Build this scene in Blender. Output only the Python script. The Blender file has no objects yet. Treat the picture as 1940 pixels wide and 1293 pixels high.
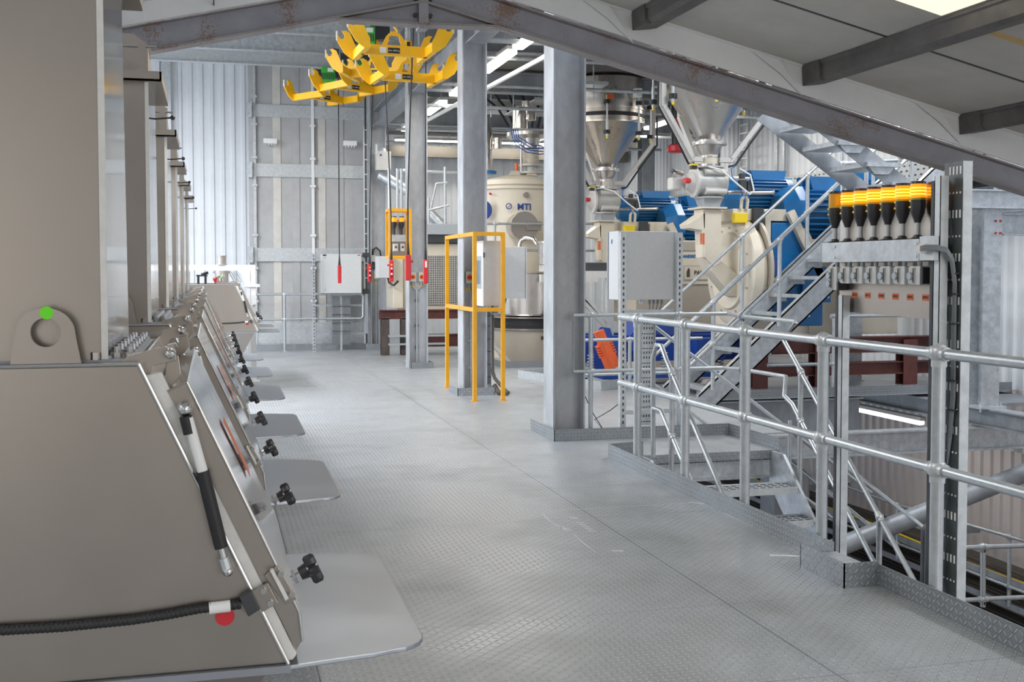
import bpy, bmesh, math, random
from mathutils import Vector, Matrix
random.seed(7)
SC = bpy.context.scene
COL = SC.collection
PI = math.pi

# ---------------------------------------------------------------- camera
cd = bpy.data.cameras.new('camera'); cam = bpy.data.objects.new('camera', cd); COL.objects.link(cam)
cam.location = (0, 0, 1.455)
cam.rotation_euler = (PI / 2 - 0.041888, 0, -0.258068)
cd.sensor_width = 36.0
cd.lens = 36.0 * 2150.0 / 1940.0
cd.shift_y = -(646.5 - 603.112) / 1940.0
cd.clip_end = 200
SC.camera = cam

# ---------------------------------------------------------------- light
SC.view_settings.view_transform = 'Standard'
SC.view_settings.look = 'None'
SC.view_settings.exposure = -0.12
SC.view_settings.gamma = 1.0
SC.view_settings.use_curve_mapping = False
W = bpy.data.worlds.new('world'); SC.world = W; W.use_nodes = True
W.node_tree.nodes['Background'].inputs[0].default_value = (0.80, 0.88, 1.0, 1)
W.node_tree.nodes['Background'].inputs[1].default_value = 1.0

def area(loc, sx, sy, power, color=(1, 1, 1), rot=(0, 0, 0), name='bay_fill_light'):
    l = bpy.data.lights.new(name, 'AREA'); l.shape = 'RECTANGLE'; l.size = sx; l.size_y = sy
    l.energy = power; l.color = color
    o = bpy.data.objects.new(name, l); o.location = loc; o.rotation_euler = rot; COL.objects.link(o)
    return o
# added fill lamps for daylight in the front, crane and machine bays
area((-2.6, 1.5, 2.72), 1.0, 4.5, 130, (0.95, 0.97, 1.0), (0, math.radians(14), 0))
area((-2.6, 6.0, 2.72), 1.0, 3.2, 110, (0.95, 0.97, 1.0), (0, math.radians(14), 0))
area((3.6, -1.6, 3.2), 1.2, 3.0, 190, (0.96, 0.98, 1.0), (0, math.radians(-14), 0))
area((5.4, 2.6, 2.72), 1.0, 3.0, 190, (0.96, 0.98, 1.0), (0, math.radians(-14), 0))
area((-2.0, 11.5, 4.85), 1.2, 5.0, 560, (0.95, 0.97, 1.0))
area((-2.4, 16.6, 4.85), 1.6, 4.0, 480, (0.95, 0.97, 1.0))
area((7.5, 9.6, 5.7), 2.0, 2.0, 260, (0.97, 0.98, 1.0))
# fill lamps added behind the viewer, facing forward into the room
area((4.2, -4.85, 1.5), 4.5, 3.0, 150, (1.0, 0.97, 0.93), (math.radians(90), 0, 0), 'rear_fill_light')
area((-2.4, -4.85, 1.5), 2.6, 2.6, 26, (1.0, 0.96, 0.92), (math.radians(90), 0, 0), 'rear_fill_light')

# ---------------------------------------------------------------- materials
MATS = {}
def mat(name, col, metal=0.0, rough=0.5, var=0.0, scale=8.0, bump=0.0, bscale=60.0, rvar=0.0, stretch=None, spec=None, coat=0.0, col2=None):
    m = bpy.data.materials.new(name); m.use_nodes = True; nt = m.node_tree; b = nt.nodes['Principled BSDF']
    b.inputs['Base Color'].default_value = (*col, 1); b.inputs['Metallic'].default_value = metal
    b.inputs['Roughness'].default_value = rough
    if spec is not None: b.inputs['Specular IOR Level'].default_value = spec
    if coat: b.inputs['Coat Weight'].default_value = coat
    if var or bump or rvar:
        tc = nt.nodes.new('ShaderNodeTexCoord'); mp = nt.nodes.new('ShaderNodeMapping')
        nt.links.new(tc.outputs['Object'], mp.inputs[0])
        if stretch: mp.inputs['Scale'].default_value = stretch
        n = nt.nodes.new('ShaderNodeTexNoise'); n.inputs['Scale'].default_value = scale; n.inputs['Detail'].default_value = 5
        n.inputs['Roughness'].default_value = 0.65
        nt.links.new(mp.outputs[0], n.inputs['Vector'])
        if var or col2:
            mx = nt.nodes.new('ShaderNodeMix'); mx.data_type = 'RGBA'
            a = col2 or tuple(max(0, c * (1 - var)) for c in col); c2 = col if col2 else tuple(min(1, c * (1 + var)) for c in col)
            mx.inputs[6].default_value = (*a, 1); mx.inputs[7].default_value = (*c2, 1)
            rp = nt.nodes.new('ShaderNodeMapRange'); rp.inputs[1].default_value = 0.35; rp.inputs[2].default_value = 0.65
            nt.links.new(n.outputs[0], rp.inputs[0]); nt.links.new(rp.outputs[0], mx.inputs[0])
            nt.links.new(mx.outputs[2], b.inputs['Base Color'])
        if rvar:
            r2 = nt.nodes.new('ShaderNodeMapRange'); r2.inputs[1].default_value = 0.3; r2.inputs[2].default_value = 0.7
            r2.inputs[3].default_value = rough - rvar; r2.inputs[4].default_value = rough + rvar
            nt.links.new(n.outputs[0], r2.inputs[0]); nt.links.new(r2.outputs[0], b.inputs['Roughness'])
        if bump:
            n2 = nt.nodes.new('ShaderNodeTexNoise'); n2.inputs['Scale'].default_value = bscale; n2.inputs['Detail'].default_value = 3
            nt.links.new(mp.outputs[0], n2.inputs['Vector'])
            bp = nt.nodes.new('ShaderNodeBump'); bp.inputs['Strength'].default_value = bump; bp.inputs['Distance'].default_value = 0.003
            nt.links.new(n2.outputs[0], bp.inputs['Height']); nt.links.new(bp.outputs[0], b.inputs['Normal'])
    MATS[name] = m
    return m
def glow(name, col, strength):
    m = mat(name, col, 0, 0.4); b = m.node_tree.nodes['Principled BSDF']
    b.inputs['Emission Color'].default_value = (*col, 1); b.inputs['Emission Strength'].default_value = strength
    return m

galv = mat('galvanised_steel', (0.50, 0.53, 0.56), 0.55, 0.42, 0.18, 14, 0.08, 40, 0.08)
galvd = mat('galvanised_column', (0.30, 0.322, 0.35), 0.3, 0.5, 0.20, 5, 0.05, 60, 0.08, stretch=(1, 1, 0.5))
columnm = mat('zinc_column', (0.47, 0.485, 0.51), 0.15, 0.5, 0.16, 5, 0.05, 60, 0.08, stretch=(1, 1, 0.5))
galvl = mat('galvanised_light', (0.56, 0.59, 0.61), 0.45, 0.42, 0.10, 18, 0.05, 60, 0.06)
pipe = mat('galvanised_tube', (0.52, 0.555, 0.58), 0.7, 0.40, 0.08, 22, 0.0, 50, 0.05)
steel = mat('brushed_stainless', (0.42, 0.385, 0.35), 1.0, 0.33, 0.03, 2.0, 0.0, 200, 0.03)
mirror = mat('polished_stainless', (0.66, 0.66, 0.66), 1.0, 0.09, 0.06, 3, 0.0, 80, 0.05)
shelfm = mat('satin_stainless', (0.40, 0.425, 0.47), 0.9, 0.38, 0.04, 3, 0.0, 200, 0.05)
bolt = mat('bolt_steel', (0.62, 0.61, 0.60), 1.0, 0.25)
silver = mat('hopper_stainless', (0.60, 0.57, 0.54), 1.0, 0.28, 0.06, 2, 0, 10, 0.05, stretch=(1, 1, 0.3))
rubber = mat('black_rubber', (0.018, 0.018, 0.020), 0, 0.55)
plast = mat('black_plastic', (0.03, 0.03, 0.035), 0, 0.35)
gasket = mat('white_gasket', (0.72, 0.71, 0.68), 0, 0.6, 0.06, 30, 0.3, 90)
def rusty(name, col, rust, rough=0.6):
    m = mat(name, col, 0.0, rough, 0.10, 3.0, 0.15, 40); nt = m.node_tree; N = nt.nodes; L = nt.links; b = N['Principled BSDF']
    src = b.inputs['Base Color'].links[0].from_socket
    tc = N.new('ShaderNodeTexCoord'); n = N.new('ShaderNodeTexNoise'); n.inputs['Scale'].default_value = 75; n.inputs['Detail'].default_value = 5; n.inputs['Roughness'].default_value = 0.75
    n3 = N.new('ShaderNodeTexNoise'); n3.inputs['Scale'].default_value = 2.5
    L.new(tc.outputs['Object'], n.inputs['Vector']); L.new(tc.outputs['Object'], n3.inputs['Vector'])
    ad = N.new('ShaderNodeMath'); ad.operation = 'ADD'; L.new(n.outputs[0], ad.inputs[0]); L.new(n3.outputs[0], ad.inputs[1])
    r = N.new('ShaderNodeMapRange'); r.inputs[1].default_value = 1.11; r.inputs[2].default_value = 1.22; L.new(ad.outputs[0], r.inputs[0])
    mx = N.new('ShaderNodeMix'); mx.data_type = 'RGBA'; L.new(r.outputs[0], mx.inputs[0]); L.new(src, mx.inputs[6]); mx.inputs[7].default_value = (*rust, 1); r.inputs[4].default_value = 0.8; L.new(mx.outputs[2], b.inputs['Base Color'])
    return m
rafterm = rusty('old_grey_paint', (0.35, 0.355, 0.40), (0.26, 0.14, 0.08))
flangem = rusty('old_flange_paint', (0.31, 0.285, 0.28), (0.16, 0.08, 0.06))
purlinm = mat('dark_purlin', (0.12, 0.113, 0.108), 0.2, 0.5, 0.25, 3)
ceilm = mat('ceiling_board', (0.53, 0.515, 0.475), 0, 0.8, 0.06, 2.5)
ceilw = mat('white_ceiling_board', (0.70, 0.72, 0.73), 0, 0.6, 0.05, 2.5)
whitesheet = mat('white_sheeting', (0.84, 0.85, 0.86), 0, 0.35, 0.04, 2)
clad = mat('white_cladding', (0.76, 0.79, 0.83), 0.0, 0.5, 0.04, 1.5)
cladw = mat('cream_cladding', (0.70, 0.67, 0.63), 0.1, 0.35, 0.04, 1.5)
cladg = mat('grey_cladding', (0.70, 0.64, 0.62), 0.1, 0.35, 0.05, 1.5)
meshp = mat('perforated_panel', (0.44, 0.44, 0.445), 0.1, 0.6, 0.08, 2, 0.4, 220)
strip = mat('translucent_strip', (0.60, 0.58, 0.54), 0.0, 0.5, 0.08, 4)
yellow = mat('yellow_paint', (1.0, 0.52, 0.006), 0, 0.38, 0.05, 8)
orangey = mat('amber_frame_paint', (0.84, 0.39, 0.012), 0, 0.32, 0.05, 8, 0.15, 90)
cream = mat('cream_paint', (0.70, 0.64, 0.53), 0, 0.35, 0.04, 3)
creamd = mat('beige_paint', (0.46, 0.41, 0.34), 0, 0.4, 0.05, 3)
blue = mat('blue_paint', (0.012, 0.15, 0.40), 0, 0.32, 0.08, 4)
blued = mat('royal_blue_paint', (0.015, 0.07, 0.36), 0, 0.4, 0.1, 4)
red = mat('red_plastic', (0.62, 0.03, 0.04), 0, 0.35)
orange = mat('orange_paint', (0.80, 0.13, 0.03), 0, 0.4)
brown = mat('red_oxide_paint', (0.125, 0.04, 0.035), 0, 0.5, 0.2, 6)
brownd = mat('dark_oxide_steel', (0.09, 0.07, 0.062), 0.2, 0.5, 0.3, 6)
greyp = mat('light_grey_enclosure', (0.64, 0.65, 0.655), 0, 0.5, 0.03, 30, 0.2, 300)
greyw = mat('pale_enclosure', (0.62, 0.61, 0.59), 0, 0.45, 0.03, 30, 0.15, 300)
greyb = mat('blue_grey_enclosure', (0.42, 0.46, 0.50), 0.3, 0.4, 0.04, 20)
whitep = mat('white_frame_paint', (0.82, 0.83, 0.83), 0, 0.4)
greyv = mat('grey_valve_paint', (0.52, 0.52, 0.50), 0.1, 0.4, 0.05, 8)
screen = mat('touch_screen', (0.16, 0.22, 0.30), 0, 0.12)
dark = mat('dark_steel', (0.06, 0.065, 0.07), 0.3, 0.5)
trayd = mat('dark_slotted_tray', (0.11, 0.125, 0.13), 0.5, 0.42, 0.15, 9)
greenp = mat('green_paint', (0.05, 0.50, 0.06), 0, 0.4)
greens = mat('green_sticker', (0.16, 0.80, 0.02), 0, 0.5)
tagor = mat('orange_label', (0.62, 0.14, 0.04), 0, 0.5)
white = mat('white_label', (0.85, 0.85, 0.83), 0, 0.5)
navy = mat('navy_ink', (0.03, 0.07, 0.30), 0, 0.5)
blueink = mat('blue_ink', (0.02, 0.16, 0.40), 0, 0.5)
blackink = mat('black_ink', (0.02, 0.02, 0.02), 0, 0.5)
yellowl = mat('yellow_label', (0.85, 0.62, 0.02), 0, 0.45)
rag = mat('dirty_rag', (0.50, 0.44, 0.43), 0, 0.9, 0.3, 20, 0.5, 30)
hose = mat('grey_hose', (0.10, 0.085, 0.07), 0, 0.7)
cableg = mat('grey_cable', (0.22, 0.24, 0.26), 0, 0.5)
bluet = mat('blue_air_hose', (0.02, 0.12, 0.45), 0, 0.4)
blueg = mat('blue_plate', (0.02, 0.10, 0.20), 0, 0.4)
plastic = mat('clear_film', (0.78, 0.80, 0.80), 0, 0.15)
tube_on = glow('lit_tube', (1.0, 0.95, 0.86), 9.0)
amber = glow('amber_beacon', (1.0, 0.30, 0.004), 1.0)
amberhot = glow('amber_led', (1.0, 0.46, 0.03), 4.5)
amberoff = mat('amber_lens_dim', (0.75, 0.38, 0.01), 0, 0.2)
rooflit = glow('translucent_rooflight', (0.95, 0.85, 0.66), 1.1)

def checker(name, base, lug, pitch=0.030, seams=True, strength=0.6, rot=0.0, metal=0.45, rough=0.42, axes='xy'):
    """durbar plate: rows of alternating raised lugs"""
    m = bpy.data.materials.new(name); m.use_nodes = True; nt = m.node_tree; N = nt.nodes; L = nt.links
    b = N['Principled BSDF']; b.inputs['Metallic'].default_value = metal
    tc = N.new('ShaderNodeTexCoord'); sp = N.new('ShaderNodeSeparateXYZ'); L.new(tc.outputs['Object'], sp.inputs[0])
    def M(op, a, b_=None, c=None):
        n = N.new('ShaderNodeMath'); n.operation = op
        for i, v in enumerate((a, b_, c)):
            if v is None: continue
            if isinstance(v, (int, float)): n.inputs[i].default_value = v
            else: L.new(v, n.inputs[i])
        return n.outputs[0]
    ax = {'x': sp.outputs[0], 'y': sp.outputs[1], 'z': sp.outputs[2]}
    if axes == 'kick':
        X = M('ADD', ax['x'], ax['y']); Y = ax['z']
    else:
        X = ax['x']; Y = ax['y']
    U = M('DIVIDE', X, pitch); V = M('DIVIDE', Y, pitch)
    iu = M('FLOOR', U); iv = M('FLOOR', V)
    fu = M('SUBTRACT', M('SUBTRACT', U, iu), 0.5); fv = M('SUBTRACT', M('SUBTRACT', V, iv), 0.5)
    par = M('MODULO', M('ABSOLUTE', M('ADD', iu, iv)), 2.0)
    sg = M('SUBTRACT', M('MULTIPLY', M('GREATER_THAN', par, 0.5), 2.0), 1.0)   # +-1
    # rotate the cell by +-45 degrees so the lugs alternate
    a = M('MULTIPLY', M('ADD', fu, M('MULTIPLY', fv, sg)), 0.7071)
    c = M('MULTIPLY', M('SUBTRACT', fv, M('MULTIPLY', fu, sg)), 0.7071)
    d = M('ADD', M('POWER', M('ABSOLUTE', M('DIVIDE', a, 0.56)), 2.0), M('POWER', M('ABSOLUTE', M('DIVIDE', c, 0.15)), 2.0))
    h = M('SUBTRACT', 1.0, M('MINIMUM', d, 1.0))
    h = M('POWER', h, 0.6)
    n = N.new('ShaderNodeTexNoise'); n.inputs['Scale'].default_value = 1.1; n.inputs['Detail'].default_value = 6; n.inputs['Roughness'].default_value = 0.6
    L.new(tc.outputs['Object'], n.inputs['Vector'])
    n2 = N.new('ShaderNodeTexNoise'); n2.inputs['Scale'].default_value = 30; n2.inputs['Detail'].default_value = 4
    L.new(tc.outputs['Object'], n2.inputs['Vector'])
    dirt = N.new('ShaderNodeMapRange'); dirt.inputs[1].default_value = 0.42; dirt.inputs[2].default_value = 0.66
    L.new(n.outputs[0], dirt.inputs[0])
    def mix(f, c1, c2):
        x = N.new('ShaderNodeMix'); x.data_type = 'RGBA'
        if isinstance(f, (int, float)): x.inputs[0].default_value = f
        else: L.new(f, x.inputs[0])
        for k, cc in ((6, c1), (7, c2)):
            if isinstance(cc, tuple): x.inputs[k].default_value = (*cc, 1)
            else: L.new(cc, x.inputs[k])
        return x.outputs[2]
    base_d = tuple(v * k for v, k in zip(base, (0.73, 0.71, 0.68)))
    colr = mix(dirt.outputs[0], base, base_d)
    colr = mix(M('MULTIPLY', h, 0.75), colr, lug)
    n4 = N.new('ShaderNodeTexNoise'); n4.inputs['Scale'].default_value = 9; n4.inputs['Detail'].default_value = 8; n4.inputs['Roughness'].default_value = 0.8
    L.new(tc.outputs['Object'], n4.inputs['Vector'])
    sp4 = N.new('ShaderNodeMapRange'); sp4.inputs[1].default_value = 0.64; sp4.inputs[2].default_value = 0.72; L.new(n4.outputs[0], sp4.inputs[0])
    # shading round each lug, painted as a dark edge
    rim = M('MULTIPLY', M('GREATER_THAN', d, 0.75), M('LESS_THAN', d, 1.7))
    colr = mix(M('MULTIPLY', rim, 0.28), colr, tuple(v * 0.45 for v in base))
    colr = mix(M('MULTIPLY', sp4.outputs[0], 0.55), colr, tuple(v * 0.4 for v in base))
    colr = mix(M('MULTIPLY', n2.outputs[0], 0.20), colr, tuple(v * 0.55 for v in base))
    hh = h
    if seams:
        # butt joints between the plates: 0.9 m strips, staggered
        sv = M('MULTIPLY', M('ABSOLUTE', M('SUBTRACT', M('FRACT', M('ADD', M('DIVIDE', M('ADD', Y, 0.004), 0.9), 100.0)), 0.5)), 0.9)
        sv = M('GREATER_THAN', sv, 0.4475)
        su = M('MULTIPLY', M('ABSOLUTE', M('SUBTRACT', M('FRACT', M('ADD', M('DIVIDE', M('SUBTRACT', X, 2.163 + 0.9), 1.805), 100.0)), 0.5)), 1.805)
        su = M('LESS_THAN', su, 0.0028)
        s = M('MAXIMUM', M('MULTIPLY', sv, 0.55), su)
        colr = mix(M('MULTIPLY', s, 0.72), colr, (0.05, 0.05, 0.05))
        hh = M('SUBTRACT', h, s)
    L.new(colr, b.inputs['Base Color'])
    rr = N.new('ShaderNodeMapRange'); rr.inputs[3].default_value = rough - 0.06; rr.inputs[4].default_value = rough + 0.14
    L.new(dirt.outputs[0], rr.inputs[0]); L.new(M('SUBTRACT', rr.outputs[0], M('MULTIPLY', h, 0.12)), b.inputs['Roughness'])
    bp = N.new('ShaderNodeBump'); bp.inputs['Strength'].default_value = strength; bp.inputs['Distance'].default_value = 0.004
    L.new(hh, bp.inputs['Height']); L.new(bp.outputs[0], b.inputs['Normal'])
    return m
floorm = checker('durbar_floor', (0.485, 0.515, 0.545), (0.67, 0.70, 0.725), 0.030, strength=1.0)
kickm = checker('durbar_kick', (0.33, 0.36, 0.39), (0.52, 0.55, 0.58), 0.030, seams=False, axes='kick', strength=0.8)
floort = checker('durbar_floor_tan', (0.52, 0.48, 0.42), (0.58, 0.55, 0.50), 0.030, strength=0.5)

# ---------------------------------------------------------------- mesh helpers
class MB:
    def __init__(s): s.bm = bmesh.new(); s.split = None
    def mark(s): s.bm.faces.ensure_lookup_table(); s.split = len(s.bm.faces); return s
    def box(s, x0, x1, y0, y1, z0, z1):
        if x0 > x1: x0, x1 = x1, x0
        if y0 > y1: y0, y1 = y1, y0
        if z0 > z1: z0, z1 = z1, z0
        v = [s.bm.verts.new((x, y, z)) for z in (z0, z1) for y in (y0, y1) for x in (x0, x1)]
        for f in ((0, 2, 3, 1), (4, 5, 7, 6), (0, 1, 5, 4), (2, 6, 7, 3), (0, 4, 6, 2), (1, 3, 7, 5)):
            s.bm.faces.new([v[i] for i in f])
        return s
    def ring_loft(s, rings, caps=True):
        vs = [[s.bm.verts.new(p) for p in r] for r in rings]; n = len(vs[0])
        for a, b in zip(vs, vs[1:]):
            for i in range(n): s.bm.faces.new((a[i], a[(i + 1) % n], b[(i + 1) % n], b[i]))
        if caps:
            s.bm.faces.new(list(reversed(vs[0]))); s.bm.faces.new(vs[-1])
        return s
    def frame(s, d, up=(0, 0, 1)):
        d = Vector(d).normalized(); up = Vector(up)
        if abs(d.dot(up)) > 0.99: up = Vector((0, 1, 0)) if abs(d.y) < 0.9 else Vector((1, 0, 0))
        u = d.cross(up).normalized(); v = u.cross(d).normalized()
        return d, u, v
    def cyl(s, p0, p1, r, r2=None, n=14, caps=True, ph=0.0):
        p0 = Vector(p0); p1 = Vector(p1); d, u, v = s.frame(p1 - p0); r2 = r if r2 is None else r2
        rings = [[p + u * (rr * math.cos(ph + 2 * PI * i / n)) + v * (rr * math.sin(ph + 2 * PI * i / n)) for i in range(n)] for p, rr in ((p0, r), (p1, r2))]
        return s.ring_loft(rings, caps)
    def bar(s, prof, p0, p1, up=(0, 0, 1)):
        p0 = Vector(p0); p1 = Vector(p1); d, u, v = s.frame(p1 - p0, up)
        return s.ring_loft([[p + u * a + v * b for a, b in prof] for p in (p0, p1)])
    def rect(s, p0, p1, w, h, up=(0, 0, 1)):
        return s.bar([(-w / 2, -h / 2), (w / 2, -h / 2), (w / 2, h / 2), (-w / 2, h / 2)], p0, p1, up)
    def hsec(s, p0, p1, b, h, tf=0.014, tw=0.010, up=(0, 0, 1)):
        B, H, w = b / 2, h / 2, tw / 2
        pr = [(-B, -H), (B, -H), (B, -H + tf), (w, -H + tf), (w, H - tf), (B, H - tf), (B, H), (-B, H), (-B, H - tf), (-w, H - tf), (-w, -H + tf), (-B, -H + tf)]
        return s.bar(pr, p0, p1, up)
    def csec(s, p0, p1, b, h, t=0.008, up=(0, 0, 1)):
        H = h / 2
        return s.bar([(0, -H), (b, -H), (b, -H + t), (t, -H + t), (t, H - t), (b, H - t), (b, H), (0, H)], p0, p1, up)
    def tube(s, pts, r, n=10, closed=False):
        pts = [Vector(p) for p in pts]; rings = []; u = None
        for i, p in enumerate(pts):
            a = pts[i - 1] if i else p; b = pts[i + 1] if i < len(pts) - 1 else p
            d = (b - a).normalized()
            if u is None: _, u, v = s.frame(d)
            u = (u - d * u.dot(d)).normalized(); v = d.cross(u)
            rings.append([p + u * (r * math.cos(2 * PI * k / n)) + v * (r * math.sin(2 * PI * k / n)) for k in range(n)])
        return s.ring_loft(rings)
    def prism(s, pts, a0, a1, axis='y'):
        def q(p, a): return {'y': (p[0], a, p[1]), 'x': (a, p[0], p[1]), 'z': (p[0], p[1], a)}[axis]
        return s.ring_loft([[q(p, a) for p in pts] for a in (a0, a1)])
    def lathe(s, prof, c=(0, 0, 0), n=32, axis=(0, 0, 1), caps=True):
        c = Vector(c); d, u, v = s.frame(axis)
        return s.ring_loft([[c + d * z + u * (max(r, 1e-4) * math.cos(2 * PI * i / n)) + v * (max(r, 1e-4) * math.sin(2 * PI * i / n)) for i in range(n)] for r, z in prof], caps)
    def sph(s, c, r, n=14, sq=1.0):
        k = 8
        return s.lathe([(r * math.sin(PI * i / k) if 0 < i < k else 0, -r * sq * math.cos(PI * i / k)) for i in range(k + 1)], c, n)
    def quad(s, *p):
        s.bm.faces.new([s.bm.verts.new(q) for q in p]); return s
    def build(s, name, m, parent=None, smooth=True, bevel=0.0, kind=None, off=None):
        bm = s.bm
        bmesh.ops.recalc_face_normals(bm, faces=bm.faces)
        if parent is not None:
            w = Vector((0, 0, 0)); q = parent
            while q is not None: w += q.location; q = q.parent
            org = w
        else:
            xs = [v.co.x for v in bm.verts]; ys = [v.co.y for v in bm.verts]; zs = [v.co.z for v in bm.verts]
            org = Vector(((min(xs) + max(xs)) / 2, (min(ys) + max(ys)) / 2, min(zs)))
            if off is not None: org = Vector(off)
        for v in bm.verts: v.co -= org
        ms_ = m if isinstance(m, (list, tuple)) else [m]
        if s.split is not None:
            for i, f in enumerate(bm.faces): f.material_index = 1 if i >= s.split else 0
        me = bpy.data.meshes.new(name); bm.to_mesh(me); bm.free()
        o = bpy.data.objects.new(name, me); COL.objects.link(o)
        if parent is not None: o.parent = parent
        else: o.location = org
        for q_ in ms_: me.materials.append(q_)
        if smooth:
            me.shade_smooth(); me.set_sharp_from_angle(angle=math.radians(35))
        if bevel:
            b = o.modifiers.new('bevel', 'BEVEL'); b.width = bevel; b.segments = 2; b.limit_method = 'ANGLE'
        if kind: o['kind'] = kind
        return o
def tag(o, label, cat, group=None, kind=None):
    o['label'] = label; o['category'] = cat
    if group: o['group'] = group
    if kind: o['kind'] = kind
    return o
def thing(name, label, cat, loc, group=None):
    o = bpy.data.objects.new(name, None); COL.objects.link(o); o.location = loc; o.empty_display_size = 0.1
    return tag(o, label, cat, group)
def struct(name, mb, m, **k):
    o = mb.build(name, m, **k)
    if o.parent is None: o['kind'] = 'structure'
    return o
def dup(root, loc, rz=None, label=None, group=None):
    r = root.copy(); COL.objects.link(r); r.location = loc
    if rz is not None: r.rotation_euler = (0, 0, rz)
    if label: r['label'] = label
    if group: r['group'] = group
    kids = [o for o in COL.objects if o.parent == root]
    for ch in kids:
        c = ch.copy(); COL.objects.link(c); c.parent = r
        for g in [o for o in COL.objects if o.parent == ch]:
            d = g.copy(); COL.objects.link(d); d.parent = c
    return r
def text(body, size, loc, rot, m, parent=None, name='lettering', ext=0.0008, align='CENTER', bold=0.0):
    cu = bpy.data.curves.new(name, 'FONT'); cu.body = body; cu.size = size; cu.extrude = ext; cu.offset = bold
    cu.align_x = align; cu.align_y = 'CENTER'
    t = bpy.data.objects.new(name, cu); COL.objects.link(t)
    dg = bpy.context.evaluated_depsgraph_get(); me = bpy.data.meshes.new_from_object(t.evaluated_get(dg))
    bpy.data.objects.remove(t); o = bpy.data.objects.new(name, me); COL.objects.link(o)
    me.materials.clear(); me.materials.append(m)
    w = Vector((0, 0, 0)); q = parent
    while q is not None: w += q.location; q = q.parent
    o.parent = parent; o.location = Vector(loc) - w; o.rotation_euler = rot
    return o
FY = (PI / 2, 0, 0)            # lettering that faces down the aisle to -Y
FX = (PI / 2, 0, -PI / 2)      # lettering that faces -X
def rot2(x, y, a): return (x * math.cos(a) - y * math.sin(a), x * math.sin(a) + y * math.cos(a))

# ================================================================ THE SETTING
def slab(name, poly, z0, z1, m):
    mb = MB(); mb.prism(poly, z0, z1, 'z'); return struct(name, mb, m, smooth=False, off=(0, 0, 0))
slab('floor', [(-4.2, -5), (3.0, -5), (3.0, 8.30), (4.42, 8.30), (4.42, 9.2), (5.25, 9.2), (5.25, 11.75), (9.45, 11.75), (9.45, 25.4), (3.0, 25.4), (3.0, 21.9), (-4.2, 21.9)], -0.012, 0.0, floorm)
slab('floor_lower', [(2.2, -5), (9.5, -5), (9.5, 26), (2.2, 26)], -3.3, -3.2, mat('lower_concrete', (0.16, 0.14, 0.12), 0, 0.8, 0.25, 2))
def fbeam(name, p0, p1, b, h, m=galv, up=(0, 0, 1), lbl=None, cat='beam', grp=None, tf=0.016, tw=0.011):
    mb = MB(); mb.hsec(p0, p1, b, h, tf, tw, up); o = mb.build(name, m, smooth=False)
    tag(o, lbl, cat, grp); return o
# edge beams under the deck
fbeam('edge_beam', (3.08, 8.2, -0.17), (3.08, -3, -0.17), 0.16, 0.30, galv, lbl='steel beam under the deck edge below the near handrail')
fbeam('landing_beam', (3.0, 8.38, -0.13), (4.4, 8.38, -0.13), 0.10, 0.20, galv, lbl='galvanised beam under the nosing of the small landing')
fbeam('platform_edge_beam', (5.5, 11.83, -0.24), (7.35, 11.83, -0.24), 0.2, 0.42, galvd, lbl='deep grey beam along the edge of the mill platform')
fbeam('crossing_beam', (5.2, 10.65, -0.375), (9.45, 10.65, -0.375), 0.18, 0.25, galv, lbl='galvanised beam crossing the stairwell under the tall bolted posts')
fbeam('longitudinal_beam', (8.2, 14.6, -0.145), (8.2, 6.0, -0.145), 0.2, 0.20, galvd, lbl='dark grey beam carrying the tall posts and the lit tube below it')
# outer walls: ribbed sheeting
def ribbed(name, x0, x1, y, z0, z1, m, pitch=0.19, along='x', flip=1, depth=0.035):
    pts = []; n = int(abs(x1 - x0) / pitch); s = 1 if x1 > x0 else -1
    for i in range(n + 1):
        a = x0 + s * i * pitch
        for f, d in ((0, 0), (0.52, 0), (0.62, 1), (0.90, 1)): pts.append((a + s * f * pitch, y - flip * depth * d))
    back = [(pts[-1][0], y + flip * 0.02), (pts[0][0], y + flip * 0.02)]
    poly = pts + back
    if along == 'y': poly = [(q[1], q[0]) for q in poly]
    mb = MB(); mb.prism(poly, z0, z1, 'z'); return struct(name, mb, m, smooth=False)
ribbed('wall_back', -4.3, 0.75, 22.0, 0.0, 5.9, clad, 0.19)
ribbed('wall_end', 2.9, 9.5, 25.5, -0.1, 6.2, clad, 0.28)
ribbed('wall_right', 25.5, 2.0, 9.5, 0.0, 6.2, clad, 0.19, 'y')
ribbed('wall_right_lower', 25.5, 2.0, 9.5, -3.2, 0.0, cladg, 0.19, 'y')
mb = MB(); mb.box(-4.3, -4.2, -5, 22, 0, 6); struct('wall_left', mb, whitesheet)
mb = MB(); mb.box(-4.3, 9.6, -5.1, -5.0, -3.2, 6); struct('wall_front', mb, mat('brown_grey_wall', (0.55, 0.50, 0.46), 0, 0.7, 0.1, 1))
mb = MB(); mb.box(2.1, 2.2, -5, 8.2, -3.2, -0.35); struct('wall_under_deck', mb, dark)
# joint post between the back cladding sheets
mb = MB(); mb.box(-0.86, -0.70, 21.84, 21.94, 0, 5.6); struct('trim_1', mb, galvl, smooth=False)
# roof of the front bay, two slopes, boards with dark joints
def roof_plane(name, xa, za, xb, zb, y0, y1, m):
    mb = MB(); mb.prism([(xa, za), (xb, zb), (xb, zb + 0.05), (xa, za + 0.05)], y0, y1, 'y'); return struct(name, mb, m, smooth=False)
RZ = lambda x: 3.109 - 0.235 * (x - 4.456)
LZ = lambda x: 3.645 - 0.238 * (1.51 - x)
roof_plane('ceiling', 1.51, RZ(1.51), 9.5, RZ(9.5), -5, 8.3, ceilm)
roof_plane('ceiling_left', -4.2, LZ(-4.2), 1.51, RZ(1.51), -5, 8.3, ceilw)
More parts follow.
